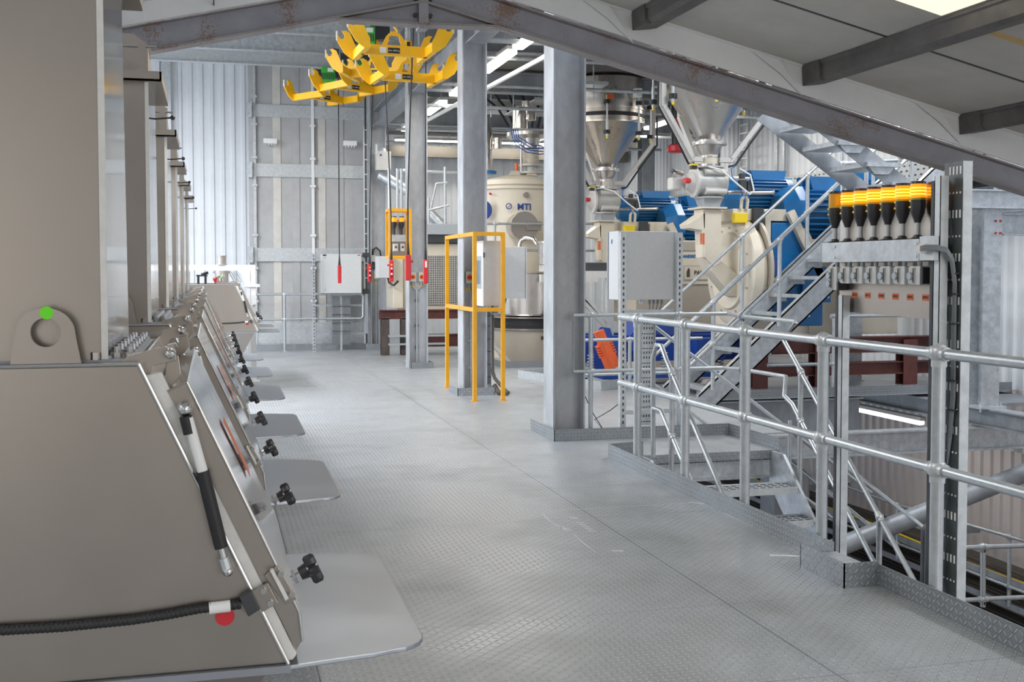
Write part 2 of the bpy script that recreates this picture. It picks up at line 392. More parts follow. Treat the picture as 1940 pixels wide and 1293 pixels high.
# ceiling board joints (dark strips in the board faces)
mb = MB()
for y in (7.05, 5.85, 4.65): mb.prism([(1.6, RZ(1.6) - 0.004), (9.4, RZ(9.4) - 0.004), (9.4, RZ(9.4) + 0.01), (1.6, RZ(1.6) + 0.01)], y - 0.012, y + 0.012, 'y')
struct('trim_2', mb, dark, smooth=False)
mb = MB()
for x in (-1.2, 0.03): mb.box(x - 0.004, x + 0.004, 4, 8.28, LZ(x) - 0.004, LZ(x) + 0.01)
struct('trim_3', mb, dark, smooth=False)
# translucent rooflight in the right slope, plus a glowing one added out of view
for x0, y0 in ((3.52, 3.78), (4.2, -1.2)):
    mb = MB(); mb.prism([(x0, RZ(x0) - 0.012), (x0 + 1.0, RZ(x0 + 1) - 0.012), (x0 + 1.0, RZ(x0 + 1) + 0.01), (x0, RZ(x0) + 0.01)], y0, y0 + 2.6, 'y')
    struct('window_1' if y0 > 0 else 'added_rooflight', mb, rooflit, smooth=False)
mb = MB(); mb.prism([(4.76, RZ(4.76) - 0.006), (5.8, RZ(5.8) - 0.006), (5.8, RZ(5.8) + 0.01), (4.76, RZ(4.76) + 0.01)], 6.36, 6.43, 'y'); struct('trim_11', mb, mat('golden_lit_gap', (0.62, 0.42, 0.16), 0, 0.5), smooth=False)  # lit gap between boards, its golden light put into the strip colour
# white sheeting between the portal rafter and the roof slope
RB = lambda x: 3.161 - 0.25 * (x - 2.5)
LB = lambda x: 3.409 - 0.236 * (1.51 - x)
mb = MB(); mb.prism([(1.51, RB(1.51) + 0.21), (9.4, RB(9.4) + 0.21), (9.4, RZ(9.4)), (1.51, RZ(1.51))], 8.20, 8.222, 'y'); struct('trim_4', mb, whitesheet, smooth=False)
mb = MB(); mb.prism([(-4.2, LB(-4.2) + 0.20), (1.51, LB(1.51) + 0.20), (1.51, RZ(1.51)), (-4.2, LZ(-4.2))], 8.20, 8.222, 'y'); struct('trim_5', mb, whitesheet, smooth=False)
mb = MB(); mb.prism([(1.51, RZ(1.51) - 0.022), (9.4, RZ(9.4) - 0.022), (9.4, RZ(9.4)), (1.51, RZ(1.51))], 8.185, 8.20, 'y'); struct('trim_10', mb, whitep, smooth=False)
# portal frame: rafters with apex haunch and bolted end plates
pf = thing('portal_frame', 'old dark grey rust-speckled roof portal with two sloping rafters', 'roof frame', (1.51, 8.3, 3.3))
def rafter(x0, x1, zb, d):
    mb = MB()
    web = [(x0, zb(x0)), (x1, zb(x1)), (x1, zb(x1) + d), (x0, zb(x0) + d)]
    mb.prism(web, 8.295, 8.305, 'y')
    mb.mark()
    for k, t in ((0, 0.016), (d - 0.016, 0.016)):
        mb.prism([(x0, zb(x0) + k), (x1, zb(x1) + k), (x1, zb(x1) + k + t), (x0, zb(x0) + k + t)], 8.23, 8.37, 'y')
    return mb
rafter(1.51, 9.3, RB, 0.205).build('rafter', [rafterm, flangem], pf, smooth=False)
rafter(1.51, -4.1, LB, 0.205).build('rafter', [rafterm, flangem], pf, smooth=False)
mb = MB(); mb.prism([(0.90, LB(0.90)), (1.51, 3.25), (2.05, RB(2.05)), (1.51, 3.42)], 8.293, 8.307, 'y'); mb.mark()
mb.prism([(0.90, LB(0.90)), (1.51, 3.262), (1.51, 3.246), (0.90, LB(0.90) - 0.016)], 8.23, 8.37, 'y')
mb.prism([(2.05, RB(2.05)), (1.51, 3.262), (1.51, 3.246), (2.05, RB(2.05) - 0.016)], 8.23, 8.37, 'y')
mb.build('haunch', [rafterm, flangem], pf, smooth=False)
mb = MB(); mb.box(1.475, 1.545, 8.235, 8.365, 3.22, 3.80); mb.build('end_plate', rafterm, pf, smooth=False)
for z in (3.32, 3.44, 3.56):
    for x in (1.455, 1.565): mb = MB(); mb.cyl((x, 8.292, z), (x, 8.262, z), 0.017, n=6); mb.build('bolt', dark, pf)
# purlins running towards the viewer, cut at the white sheeting
for i, (x, lab) in enumerate(((3.16, 'nearest the roof apex'), (4.60, 'in the middle of the right roof slope'), (6.045, 'lowest on the right roof slope'))):
    z = RZ(x) - 0.02
    mb = MB(); zz = {0: 3.285, 1: 2.925, 2: 2.585}[i]
    top = RZ(x + 0.03)
    mb.prism([(x - 0.035, zz + 0.025), (x, zz), (x + 0.14, zz + 0.02), (x + 0.145, zz + 0.04), (x + 0.02, zz + 0.035), (x + 0.01, top), (x - 0.05, top + 0.01), (x - 0.05, top - 0.01), (x - 0.035, top - 0.02)], -3.0, 8.19, 'y')
    o = mb.build('purlin', purlinm, smooth=False); tag(o, 'dark steel roof purlin ' + lab, 'purlin', None)
    mb = MB(); mb.prism([(x - 0.05, zz - 0.005), (x + 0.10, zz + 0.012), (x + 0.06, top + 0.0), (x - 0.06, top + 0.012)], 7.93, 8.19, 'y')
    q = mb.build('cleat', purlinm, None, smooth=False); q.parent = o; q.location = Vector(q.location) - Vector(o.location)
# plastic film tatters
for px in (3.02, 4.44, 5.9):
    mb = MB(); z = RZ(px)
    mb.ring_loft([[Vector((px - 0.34, 8.184, z + 0.06)), Vector((px - 0.10, 8.17, z + 0.0)), Vector((px + 0.10, 8.18, z - 0.27)), Vector((px - 0.10, 8.176, z - 0.10))],
                  [Vector((px - 0.34, 8.186, z + 0.06)), Vector((px - 0.10, 8.172, z + 0.0)), Vector((px + 0.10, 8.182, z - 0.27)), Vector((px - 0.10, 8.178, z - 0.10))]])
    o = mb.build('plastic_film', plastic, smooth=False)
    tag(o, 'torn clear film hanging from the white sheeting beside the %s purlin' % {3.02: 'upper', 4.44: 'middle', 5.9: 'lower'}[px], 'plastic film')
# left purlin, light galvanised
mb = MB(); mb.csec((-0.72, 3.0, 3.0), (-0.72, 8.2, 3.0), 0.06, 0.13, 0.006); o = mb.build('purlin', galv, smooth=False); tag(o, 'light galvanised purlin under the white roof boards at left', 'purlin')
# ceiling of the crane bay: galvanised deck with cross runners
mb = MB(); mb.box(-4.2, 3.0, 8.45, 22, 5.32, 5.38); struct('ceiling_crane_bay', mb, mat('galvanised_deck', (0.62, 0.65, 0.67), 0.3, 0.45, 0.12, 3), smooth=False)
for i, y in enumerate((12.4, 13.9, 15.4, 17.1, 18.55, 19.8)):
    fbeam('monorail_beam', (-4.1, y, 5.08), (2.78, y, 5.08), 0.12, 0.30, galvl if i == 5 else galv, lbl='galvanised monorail beam of the crane bay, %s' % ('nearest the portal frame', 'second from the portal frame', 'third, just left of the highest green hoist', 'fourth, above the middle green hoist', 'fifth, carrying the farthest green hoist', 'last, in front of the wall top')[i])
# soffit of the upper machine floor, and the space between X 3 and the side wall
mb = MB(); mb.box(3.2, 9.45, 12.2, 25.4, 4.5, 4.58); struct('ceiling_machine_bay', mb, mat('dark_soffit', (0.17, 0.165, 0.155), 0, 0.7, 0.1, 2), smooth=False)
mb = MB(); mb.box(-4.2, 9.45, 8.45, 25.4, 6.0, 6.05); struct('ceiling_upper', mb, ceilm)
# perforated panel wall behind the crane bay
mb = MB(); mb.box(0.66, 2.84, 21.20, 21.23, 0.0, 5.32); struct('wall_panel', mb, meshp, smooth=False)
for i, (x, w) in enumerate(((1.16, 0.14), (1.50, 0.13), (1.97, 0.13), (2.32, 0.10))):
    mb = MB(); mb.box(x - w / 2, x + w / 2, 21.185, 21.198, 0.4, 5.28); struct('trim_%d' % (6 + i), mb, strip if i in (0, 2) else meshp, smooth=False)
for i, (z0, z1) in enumerate(((4.24, 4.47), (3.16, 3.40), (1.62, 1.87), (0.08, 0.50))):
    b = thing('wall_beam', ('top', 'second', 'third', 'lowest')[i] + ' light galvanised channel beam across the perforated panel wall', 'wall beam', (1.75, 21.1, z0))
    mb = MB(); mb.csec((0.72, 21.16, (z0 + z1) / 2), (2.80, 21.16, (z0 + z1) / 2), -0.08, z1 - z0, 0.008); mb.build('channel', galvl, b, smooth=False)
    if i < 3:
        mb = MB(); mb.box(0.70, 0.72, 21.02, 21.18, z0 - 0.02, z1 + 0.02); mb.box(0.62, 0.70, 21.14, 21.15, z0 - 0.02, z1 + 0.02)
        for z in (z0 + 0.05, z0 + 0.12, z0 + 0.19): mb.cyl((0.66, 21.14, z), (0.66, 21.125, z), 0.012, n=6)
        mb.build('end_cleat', galv, b, smooth=False)
    for x in (1.3, 2.3):
        pass
for i, x in enumerate((0.74, 1.78, 2.78)):
    mb = MB()
    mb.csec((x, 21.16, 0.05), (x, 21.16, 5.2), 0.05, 0.05, 0.005, (0, -1, 0))
    for z in (4.6, 4.1, 3.5, 3.0, 2.1, 1.5, 0.9): mb.box(x - 0.03, x + 0.07, 21.10, 21.115, z - 0.02, z + 0.02)
    o = mb.build('wall_upright', whitep if i == 1 else galvl, smooth=False)
    tag(o, 'slim light upright on the perforated wall, %s' % ('at its left edge', 'in its middle', 'at its right edge')[i], 'wall upright')

# ---------------------------------------------------------------- mezzanine columns, Y 9.3 12.95 16.7 20.9
def kick(pts, z0, h, lbl, grp=None, name='kick_plate', t=0.006):
    """toe board folded along a polyline"""
    mb = MB()
    for a, b in zip(pts, pts[1:]):
        d = Vector((b[0] - a[0], b[1] - a[1], 0)).normalized(); n = Vector((-d.y, d.x, 0)) * t
        A = Vector((a[0], a[1], z0)); B = Vector((b[0], b[1], z0)); U = Vector((0, 0, h))
        mb.ring_loft([[A, B, B + n, A + n], [A + U, B + U, B + n + U, A + n + U]])
    o = mb.build(name, kickm, smooth=False, off=(0, 0, 0)); tag(o, lbl, 'kick plate', grp); return o
cols = ((9.30, 'tall galvanised steel column nearest the viewer, beside the stair landing', 0.29),
        (12.92, 'galvanised column behind the yellow guard frame', 0.29),
        (16.70, 'galvanised column with two red rotary switches, third from the viewer', 0.28),
        (20.85, 'galvanised column against the perforated wall', 0.28))
for y, lab, d in cols:
    c = thing('steel_column', lab, 'column', (2.965, y + d / 2, 0))
    for x in (2.82, 3.096):
        mb = MB(); mb.box(x, x + 0.014, y, y + d, 0, 5.9 if y > 9.5 else 5.9); mb.build('flange', columnm, c, smooth=False)
    mb = MB(); mb.box(2.834, 3.096, y + d / 2 - 0.006, y + d / 2 + 0.006, 0, 5.9); mb.build('web', columnm, c, smooth=False)
kick([(2.80, 9.95), (2.80, 9.20), (4.42, 9.20)], 0, 0.10, 'chequered kick plate wrapping the near column and running behind the landing')
kick([(4.42, 9.20), (4.42, 8.28)], 0, 0.10, 'chequered kick plate along the right side of the landing')
kick([(2.74, 13.35), (2.74, 12.85), (3.19, 12.85), (3.19, 13.3)], 0, 0.09, 'low kick plate box around the column foot inside the yellow guard')
kick([(2.84, 17.3), (2.84, 16.62), (3.17, 16.62), (3.17, 17.1)], 0, 0.09, 'low kick plate box around the foot of the third column')
kick([(0.70, 21.05), (2.70, 21.05)], 0, 0.11, 'long kick plate at the foot of the perforated wall')
kick([(2.70, 21.05), (2.70, 20.78), (3.14, 20.78), (3.14, 21.1)], 0, 0.11, 'kick plate box around the column foot at the perforated wall')
# kick plates of the near deck edge
kick([(2.96, 8.28), (2.96, 4.98)], 0, 0.11, 'long chequered kick plate along the deck edge beside the stairwell')
kick([(2.96, 8.28), (3.28, 8.36)], 0, 0.11, 'short bright kick plate at the stairhead')
kick([(2.96, 4.98), (2.78, 4.98), (2.78, 4.58), (2.96, 4.58)], 0, 0.115, 'kick plate box round the foot of the near sign post')
kick([(2.96, 4.58), (2.96, 1.2)], 0, 0.10, 'near chequered kick plate along the deck edge at lower right')
mb = MB(); mb.box(2.79, 2.97, 4.59, 4.97, 0.06, 0.066); tag(mb.build('box_shelf', galv, smooth=False), 'flat plate inside the kick plate box at the sign post foot', 'plate')
# beams at the top of the columns
for y0, y1, lab in ((9.6, 12.9, 'first'), (13.2, 16.7, 'second'), (17.0, 20.85, 'third')):
    fbeam('column_head_beam', (2.96, y0, 4.22), (2.96, y1, 4.22), 0.22, 0.30, galvd, lbl='galvanised head beam of the %s bay between the columns' % lab)
for y, lab in ((13.06, 'second'), (16.84, 'third'), (20.99, 'fourth')):
    b = thing('cross_beam', 'wide grey beam running right from the head of the %s column' % lab, 'beam', (3.2, y, 4.15))
    mb = MB(); mb.hsec((3.12, y, 4.30), (9.4, y, 4.30), 0.22, 0.30); mb.build('beam', galvd, b, smooth=False)
    mb = MB(); mb.box(3.11, 3.125, y - 0.12, y + 0.12, 4.12, 4.48)
    mb.build('end_plate', galv, b, smooth=False)
    for z in (4.18, 4.26, 4.34, 4.42):
        for s in (-0.07, 0.07): mb = MB(); mb.cyl((3.11, y + s, z), (3.08, y + s, z), 0.015, n=6); mb.build('bolt', galvl, b)
for y in (14.6, 18.6, 22.6):
    fbeam('floor_joist', (3.3, y, 4.40), (9.4, y, 4.40), 0.14, 0.16, galvd, lbl='grey joist under the dark soffit %s' % {14.6: 'nearest the hopper', 18.6: 'above the mixer', 22.6: 'near the end wall'}[y])

# ================================================================ TUBULAR HANDRAILS
def handrail(lbl, posts, rails, r=0.0215, z0=0.0, name='handrail', loc=None, ball=0.036, feet=True, pr=1.15):
    """posts: [(base, top)] ; rails: polylines; a ball joint where a post carries a rail"""
    t = thing(name, lbl, 'handrail', loc or posts[0][0])
    for a, b in posts:
        mb = MB(); mb.cyl(a, b, r * pr, n=16); mb.build('post', pipe, t)
        if feet:
            mb = MB(); a = Vector(a); mb.box(a.x - 0.035, a.x + 0.035, a.y - 0.04, a.y + 0.04, a.z, a.z + 0.012); mb.build('foot_plate', galv, t, smooth=False)
    for pl in rails:
        mb = MB(); mb.tube(pl, r, 14); mb.build('rail', pipe, t)
    for a, b in posts:
        for pl in rails:
            for p, q in zip(pl, pl[1:]):
                p = Vector(p); q = Vector(q); A = Vector(a); Bq = Vector(b); d = q - p
                # closest approach of the post axis and this piece of rail
                u = d.normalized(); w = (Bq - A).normalized(); cr = u.cross(w)
                if cr.length < 0.05: continue
                tt = ((A - p).cross(w)).dot(cr) / cr.length_squared; pt = p + u * tt
                s = (pt - A).dot(w)
                if -0.02 <= tt <= d.length + 0.02 and (pt - (A + w * s)).length < 0.04 and 0.05 < s < (Bq - A).length + 0.05:
                    mb = MB(); mb.sph(pt, ball, 14)
                    mb.cyl(pt - u * ball * 1.25, pt + u * ball * 1.25, r * 1.28, n=14)
                    mb.cyl(pt - w * ball * 1.3, pt + (w * ball * 0.6 if s < (Bq - A).length - 0.05 else Vector((0, 0, 0))), r * pr * 1.13, n=14)
                    mb.build('ball_joint', galvl, t)
    return t
def V(*a): return Vector(a)
# near deck edge
ys = (7.78, 6.91, 6.04, 5.17, 4.22, 3.3)
handrail('thick galvanised handrail along the near deck edge in front of the stairwell', [((3.005, y, -0.15), (3.005, y, 1.1)) for y in ys],
         [[(3.005, 8.15, 1.1), (3.005, 1.4, 1.1)], [(3.005, 8.15, 0.6), (3.005, 1.4, 0.6)]], r=0.0235, ball=0.044, pr=1.25, feet=False)
# closed loop ends
# landing rail behind the kick plate
handrail('slim galvanised handrail behind the landing, closed by a loop at the column',
         [((3.16, 9.30, 0), (3.16, 9.30, 1.07)), ((3.98, 9.30, 0), (3.98, 9.30, 1.07)), ((4.50, 9.12, 0), (4.50, 9.12, 1.06))],
         [[(4.44, 9.30, 1.07), (3.0, 9.30, 1.07), (3.0, 9.30, 0.585), (4.40, 9.30, 0.585)], [(4.44, 9.30, 1.07), (4.50, 9.12, 1.05), (4.46, 8.10, 1.05)], [(4.40, 9.30, 0.585), (4.50, 9.12, 0.585), (4.46, 8.25, 0.60), (4.42, 8.20, 0.45)]], r=0.0175, ball=0.029)
# rails of the stair that goes down from the landing
handrail('left sloping handrail of the stair going down from the landing, with a curved top',
         [((3.2, 7.60, -0.35), (3.2, 7.60, 0.70))],
         [[(3.2, 7.95, 0.05), (3.2, 7.97, 0.80), (3.2, 7.90, 0.90), (3.2, 7.80, 0.90), (3.2, 7.70, 0.80), (3.2, 6.60, -0.12)],
          [(3.2, 7.95, 0.42), (3.2, 7.80, 0.42), (3.2, 7.20, -0.05)]], r=0.0175, ball=0.029, feet=False)
handrail('right sloping handrail of the stair going down from the landing',
         [((4.42, 7.94, -0.25), (4.42, 7.94, 0.672)), ((4.42, 6.84, -1.10), (4.42, 6.84, -0.235))],
         [[(4.46, 8.10, 1.05), (4.42, 8.22, 0.90), (4.42, 6.20, -0.77)], [(4.42, 8.20, 0.45), (4.42, 8.07, 0.40), (4.42, 6.60, -0.82)]], r=0.0175, ball=0.029, feet=False)
handrail('sloping handrail at the far side of the stairwell, behind the landing stair',
         [((4.9, 9.9, -1.0), (4.9, 9.9, 0.55)), ((5.4, 9.9, -1.3), (5.4, 9.9, 0.0))],
         [[(3.9, 9.9, 1.0), (6.3, 9.9, -0.75)], [(3.9, 9.9, 0.45), (5.9, 9.9, -1.0)]], r=0.017, ball=0.03, feet=False)
# descending stair
st = thing('descending_stair', 'short galvanised stair going down from the landing to the lower level', 'stair', (3.8, 7.6, -0.7))
for x in (3.24, 4.36):
    mb = MB(); mb.prism([(8.30, 0.0), (8.08, 0.0), (4.70, -2.92), (4.70, -3.19), (4.90, -3.19), (8.30, -0.27)], x - 0.012, x + 0.012, 'x'); mb.build('stringer', galv, st, smooth=False)
for i in range(13):
    y = 8.06 - i * 0.24; z = -0.21 - i * 0.207
    mb = MB(); mb.box(3.26, 4.34, y - 0.24, y, z - 0.03, z); 
    mb.box(3.26, 4.34, y - 0.245, y - 0.235, z - 0.05, z + 0.004)
    mb.mark()
    for k in range(17):
        x = 3.29 + k * 0.0625; mb.box(x, x + 0.045, y - 0.22, y - 0.19, z + 0.0006, z + 0.0016); mb.box(x, x + 0.045, y - 0.16, y - 0.13, z + 0.0006, z + 0.0016); mb.box(x, x + 0.045, y - 0.10, y - 0.07, z + 0.0006, z + 0.0016)
    mb.build('tread', [galvl, dark], st, smooth=False)
mb = MB(); mb.box(3.0, 4.42, 8.28, 8.30, -0.07, 0.004); mb.box(3.0, 4.42, 8.28, 8.36, -0.075, -0.065); tag(mb.build('landing_nosing', kickm, smooth=False, off=(0, 0, 0)), 'chequered nosing folded over the landing edge above the stair', 'nosing')

# big stair rising to the right
bs = thing('rising_stair', 'large galvanised stair rising to the right across the mills', 'stair', (6.2, 12.2, 0.0))
S = 0.87
for y in (11.72, 12.72):
    z = lambda x, y=y: (x - 5.25) * S
    mb = MB(); prof = [(5.12, -0.10), (5.35, 0.10), (8.3, 2.72), (8.55, 2.72), (8.55, 2.60), (5.42, -0.16)]
    mb.prism([(5.15, -0.05), (5.25, 0.05), (8.30, 2.72), (8.48, 2.58), (5.40, -0.13)], y - 0.006, y + 0.006, 'y')
    mb.build('stringer', galv, bs, smooth=False)
    mb = MB(); s = 1 if y > 12 else 1
    mb.prism([(5.25, 0.05), (8.30, 2.72), (8.31, 2.705), (5.26, 0.035)], y - 0.006, y + 0.07, 'y'); mb.prism([(5.40, -0.13), (8.48, 2.58), (8.47, 2.595), (5.39, -0.115)], y - 0.006, y + 0.07, 'y')
    mb.build('stringer_flange', galvl, bs, smooth=False)
for i in range(12):
    x = 5.42 + i * 0.245; z = 0.10 + i * 0.213
    mb = MB(); mb.box(x, x + 0.24, 11.73, 12.71, z - 0.028, z); o = mb.build('tread', galvl, bs, smooth=False)
    mb = MB(); mb.box(x - 0.004, x + 0.018, 11.73, 12.71, z - 0.03, z + 0.012)
    for k in range(30): mb.box(x - 0.008, x - 0.003, 11.75 + k * 0.0325, 11.765 + k * 0.0325, z - 0.026, z + 0.010)
    q = mb.build('nosing', galvl, None, smooth=False); loc = Vector(q.location); q.parent = o; q.location = loc - Vector(bs.location)
    mb = MB(); mb.box(x + 0.02, x + 0.22, 12.700, 12.712, z - 0.09, z - 0.03); mb.build('tread_cleat', galv, bs, smooth=False)
def stair_rail(y, lbl, xs, x0, x1):
    zt = lambda x: (x - 5.25) * S + 0.05
    posts = [((x, y, zt(x) - 0.06), (x, y, zt(x) + 0.92)) for x in xs]
    handrail(lbl, posts, [[(x0, y, zt(x0) + 0.92), (x1, y, zt(x1) + 0.92)], [(x0 + 0.1, y, zt(x0 + 0.1) + 0.46), (x1, y, zt(x1) + 0.46)]], r=0.021, ball=0.034, feet=False)
stair_rail(11.66, 'near handrail of the large rising stair', (5.40, 6.21, 7.05, 7.9), 5.0, 8.4)
stair_rail(12.78, 'far handrail of the large rising stair', (6.30, 7.18, 8.1), 5.0, 8.4)
# rail along the mill platform edge
handrail('galvanised handrail along the edge of the mill platform behind the stair', [((x, 12.95, 0), (x, 12.95, 0.62)) for x in (4.9, 5.6)],
         [[(4.3, 12.95, 0.62), (5.85, 12.95, 0.62)], [(4.3, 12.95, 0.2), (5.85, 12.95, 0.2)]], r=0.02, ball=0.03)
handrail('galvanised rail in front of the platform column, at right of the big stair', [((7.05, 11.9, 0), (7.05, 11.9, 0.95))], [[(6.2, 11.9, 0.36), (7.05, 11.9, 0.36)], [(7.05, 11.9, 0.92), (9.3, 11.9, 0.92)]], r=0.021, ball=0.034)
kick([(5.25, 11.76), (9.4, 11.76)], 0, 0.10, 'plain kick plate along the edge of the mill platform')
# wall handrail at the back
handrail('galvanised handrail in front of the perforated wall', [((1.25, 20.75, 0), (1.25, 20.75, 1.03))],
         [[(0.68, 20.75, 1.03), (2.62, 20.75, 1.03), (2.66, 20.75, 0.99), (2.66, 20.75, 0.62), (2.62, 20.75, 0.58), (0.68, 20.75, 0.58)]], r=0.022, ball=0.036)
# upper flight seen from below, top right
uf = thing('upper_flight', 'short upper stair flight seen from below beside the amber beacons', 'stair', (6.6, 10.9, 2.3))
for y in (10.6, 11.35):
    mb = MB(); mb.prism([(5.75, 3.10), (5.90, 3.22), (7.9, 1.93), (7.9, 1.75), (7.75, 1.78)], y - 0.006, y + 0.006, 'y'); mb.build('stringer', galvd, uf, smooth=False)
for x, z in ((6.00, 2.97), (6.28, 2.77), (6.62, 2.555), (6.92, 2.35)):
    mb = MB(); mb.box(x, x + 0.40, 10.55, 11.3, z - 0.012, z + 0.035); mb.prism([(x + 0.03, z - 0.012), (x + 0.34, z - 0.012), (x + 0.26, z - 0.09), (x + 0.10, z - 0.09)], 10.57, 10.60, 'y')
    mb.build('tread', galv, uf, smooth=False)
handrail('galvanised tube rail above the upper flight', [((6.9, 11.5, 2.2), (6.9, 11.5, 3.1)), ((7.2, 11.5, 2.0), (7.2, 11.5, 2.9))], [[(6.7, 11.5, 2.65), (7.6, 11.5, 2.72)]], r=0.022, feet=False)
# tall bolted posts on the longitudinal beam
for y, lab in ((10.65, 'at the right edge of the picture'), (13.35, 'half hidden behind the beacon panel'), ):
    c = thing('bolted_post', 'galvanised H post %s' % lab, 'column', (8.15, y, -0.04))
    mb = MB(); mb.hsec((8.15, y, -0.02), (8.15, y, 2.12), 0.22, 0.22, 0.012, 0.009, (0, 1, 0)); mb.build('shaft', galv, c, smooth=False)
    mb = MB(); mb.box(8.0, 8.33, y - 0.15, y + 0.15, -0.045, -0.02); mb.build('base_plate', galvl, c, smooth=False)
    for s in (-0.12, 0.13): mb = MB(); mb.cyl((8.16 + s, y - 0.1, -0.08), (8.16 + s, y - 0.1, 0.012), 0.014, n=6); mb.build('bolt', galvl, c)
    for z in (1.86, 1.99):
        for s in (0.03, 0.09): mb = MB(); mb.cyl((8.15 + s, y - 0.12, z), (8.15 + s, y - 0.105, z), 0.014, n=6); mb.build('head_bolt', red, c)
fbeam('walkway_beam', (7.75, 10.5, 2.22), (9.4, 10.5, 2.22), 0.16, 0.20, galv, lbl='galvanised walkway beam on top of the right bolted post')
fbeam('walkway_beam', (8.35, 10.70, 1.96), (9.4, 10.70, 1.96), 0.14, 0.24, galv, lbl='galvanised beam bolted to the right side of the right post')
fbeam('walkway_beam', (8.7, 13.3, 2.2), (8.7, 10.7, 2.2), 0.14, 0.18, galvd, lbl='galvanised walkway beam running between the two bolted posts')
for y, x in ((12.6, 8.9), (11.6, 9.0)):
    mb = MB(); mb.cyl((x, y, -0.1), (x, y, 4.2), 0.03); tag(mb.build('service_pipe', pipe), 'vertical service pipe by the side wall behind the beacon panel, %s' % ('farther one' if y > 12 else 'nearer one'), 'pipe')
# big tubular brace below
mb = MB(); mb.cyl((5.5, 10.4, -1.63), (9.3, 10.4, -0.50), 0.10, n=24); tag(mb.build('tubular_brace', galvd), 'thick galvanised tube brace crossing below the right handrail', 'brace')
# grating strip on the beam
mb = MB(); mb.box(8.3, 9.4, 10.9, 14.5, -0.08, -0.04)
tag(mb.build('grating', galvd, smooth=False), 'dark grating strip between the longitudinal beam and the side wall', 'grating')
# lower level: rails, cable trays, frames
handrail('lower level handrail behind the tube brace, sloping down to the right', [((8.6, 12.889, -2.308), (8.6, 12.906, -1.603)), ((8.6, 10.738, -2.311), (8.6, 10.759, -1.528))],
         [[(8.6, 14.758, -1.565), (8.6, 12.906, -1.596), (8.6, 10.759, -1.522), (8.6, 10.113, -1.505)], [(8.6, 14.745, -2.145), (8.6, 12.894, -2.1), (8.6, 10.744, -2.086), (8.6, 10.097, -2.08)]], r=0.02, ball=0.035, feet=False)
handrail('lower level handrail at the bottom right edge', [((6.92, 9, -1.68), (6.908, 9, -1.112))],
         [[(6.501, 9, -1.107), (6.908, 9, -1.117), (7.652, 9, -1.144)], [(6.51, 9, -1.599), (6.918, 9, -1.61), (7.664, 9, -1.635)]], r=0.022, ball=0.036, feet=False)
handrail('lower stair handrail behind the landing stair', [((6.8, 11.662, -1.269), (6.8, 11.683, -0.291))], [[(6.8, 12.825, -0.307), (6.8, 11.676, -0.597), (6.8, 9.753, -1.094)], [(6.8, 12.816, -0.77), (6.8, 11.666, -1.055), (6.8, 10.194, -1.411)]], r=0.02, feet=False)
for i in range(4):
    z = -2.05 - i * 0.28; x = 9.1
    tr = thing('cable_tray', 'perforated cable tray full of black cables on the lower wall, %s of four' % ('topmost', 'second', 'third', 'lowest')[i], 'cable tray', (x, 11, z))
    mb = MB(); mb.box(x - 0.5, x + 0.1, 8.0, 20, z - 0.01, z); mb.box(x - 0.51, x - 0.50, 8.0, 20, z - 0.01, z + 0.06); mb.build('tray', galvd, tr, smooth=False)
    mb = MB()
    for k in range(7): mb.tube([(x - 0.45 + k * 0.07, 8 + j * 1.5, z + 0.03 + 0.02 * math.sin(j * 2.1 + k)) for j in range(9)], 0.024, 6)
    mb.build('cable_bundle', hose, tr)
mb = MB(); mb.tube([(8.62, 8 + j * 1.2, -1.99 + 0.02 * math.sin(j * 1.7)) for j in range(10)], 0.014, 6); tag(mb.build('earth_cable', yellowl), 'yellow and green earth cable lying on the lower cable trays', 'cable')
for y in (9.6, 12.2, 15.2):
    mb = MB(); mb.hsec((8.55, y, -3.2), (8.55, y, -1.75), 0.1, 0.1, 0.01, 0.008, (0, 1, 0)); mb.rect((8.55, y, -1.8), (9.3, y, -1.8), 0.06, 0.08)
    tag(mb.build('tray_support', galvd, smooth=False), 'grey support frame of the lower cable trays, %s' % {9.6: 'nearest the bottom right corner', 12.2: 'middle one', 15.2: 'farthest one'}[y], 'support')
mb = MB(); mb.box(7.2, 7.7, 13.6, 14.0, -3.2, -0.5); tag(mb.build('lower_column', galvd, smooth=False), 'dark column rising through the lower level behind the tube brace', 'column')
mb = MB(); mb.box(8.6, 9.45, 9.5, 11.2, -0.56, -0.50); tag(mb.build('soffit_board', strip, smooth=False), 'tan board under the crossing beam at the right edge', 'board')

# ---------------------------------------------------------------- beacon panel and its posts
def unistrut(lbl, x, y, z0, z1, w=0.041, face='-x', m=galvl, slots=True, pitch=0.05, name='slotted_post'):
    t = thing(name, lbl, 'post', (x, y, z0))
    h = w / 2
    mb = MB(); prof = [(-h, -h), (h, -h), (h, h), (h - 0.01, h), (h - 0.01, h - 0.003), (h - 0.004, h - 0.003), (h - 0.004, -h + 0.003), (-h + 0.004, -h + 0.003), (-h + 0.004, h - 0.003), (-h + 0.01, h - 0.003), (-h + 0.01, h), (-h, h)]
    up = {'-x': (1, 0, 0), '-y': (0, 1, 0), '+y': (0, -1, 0)}[face]
    mb.bar(prof, (x, y, z0), (x, y, z1), up)
    if slots:
        mb.mark(); n = int((z1 - z0) / pitch)
        for k in range(n):
            z = z0 + 0.02 + k * pitch
            if face == '-x': mb.box(x - h - 0.0008, x - h + 0.001, y - 0.007, y + 0.007, z, z + pitch * 0.5)
            else: mb.box(x - 0.007, x + 0.007, y - h - 0.0008, y - h + 0.001, z, z + pitch * 0.5)
    o = mb.build(name, [m, dark], smooth=False); tag(o, lbl, 'post')
    bpy.data.objects.remove(t)
    return o
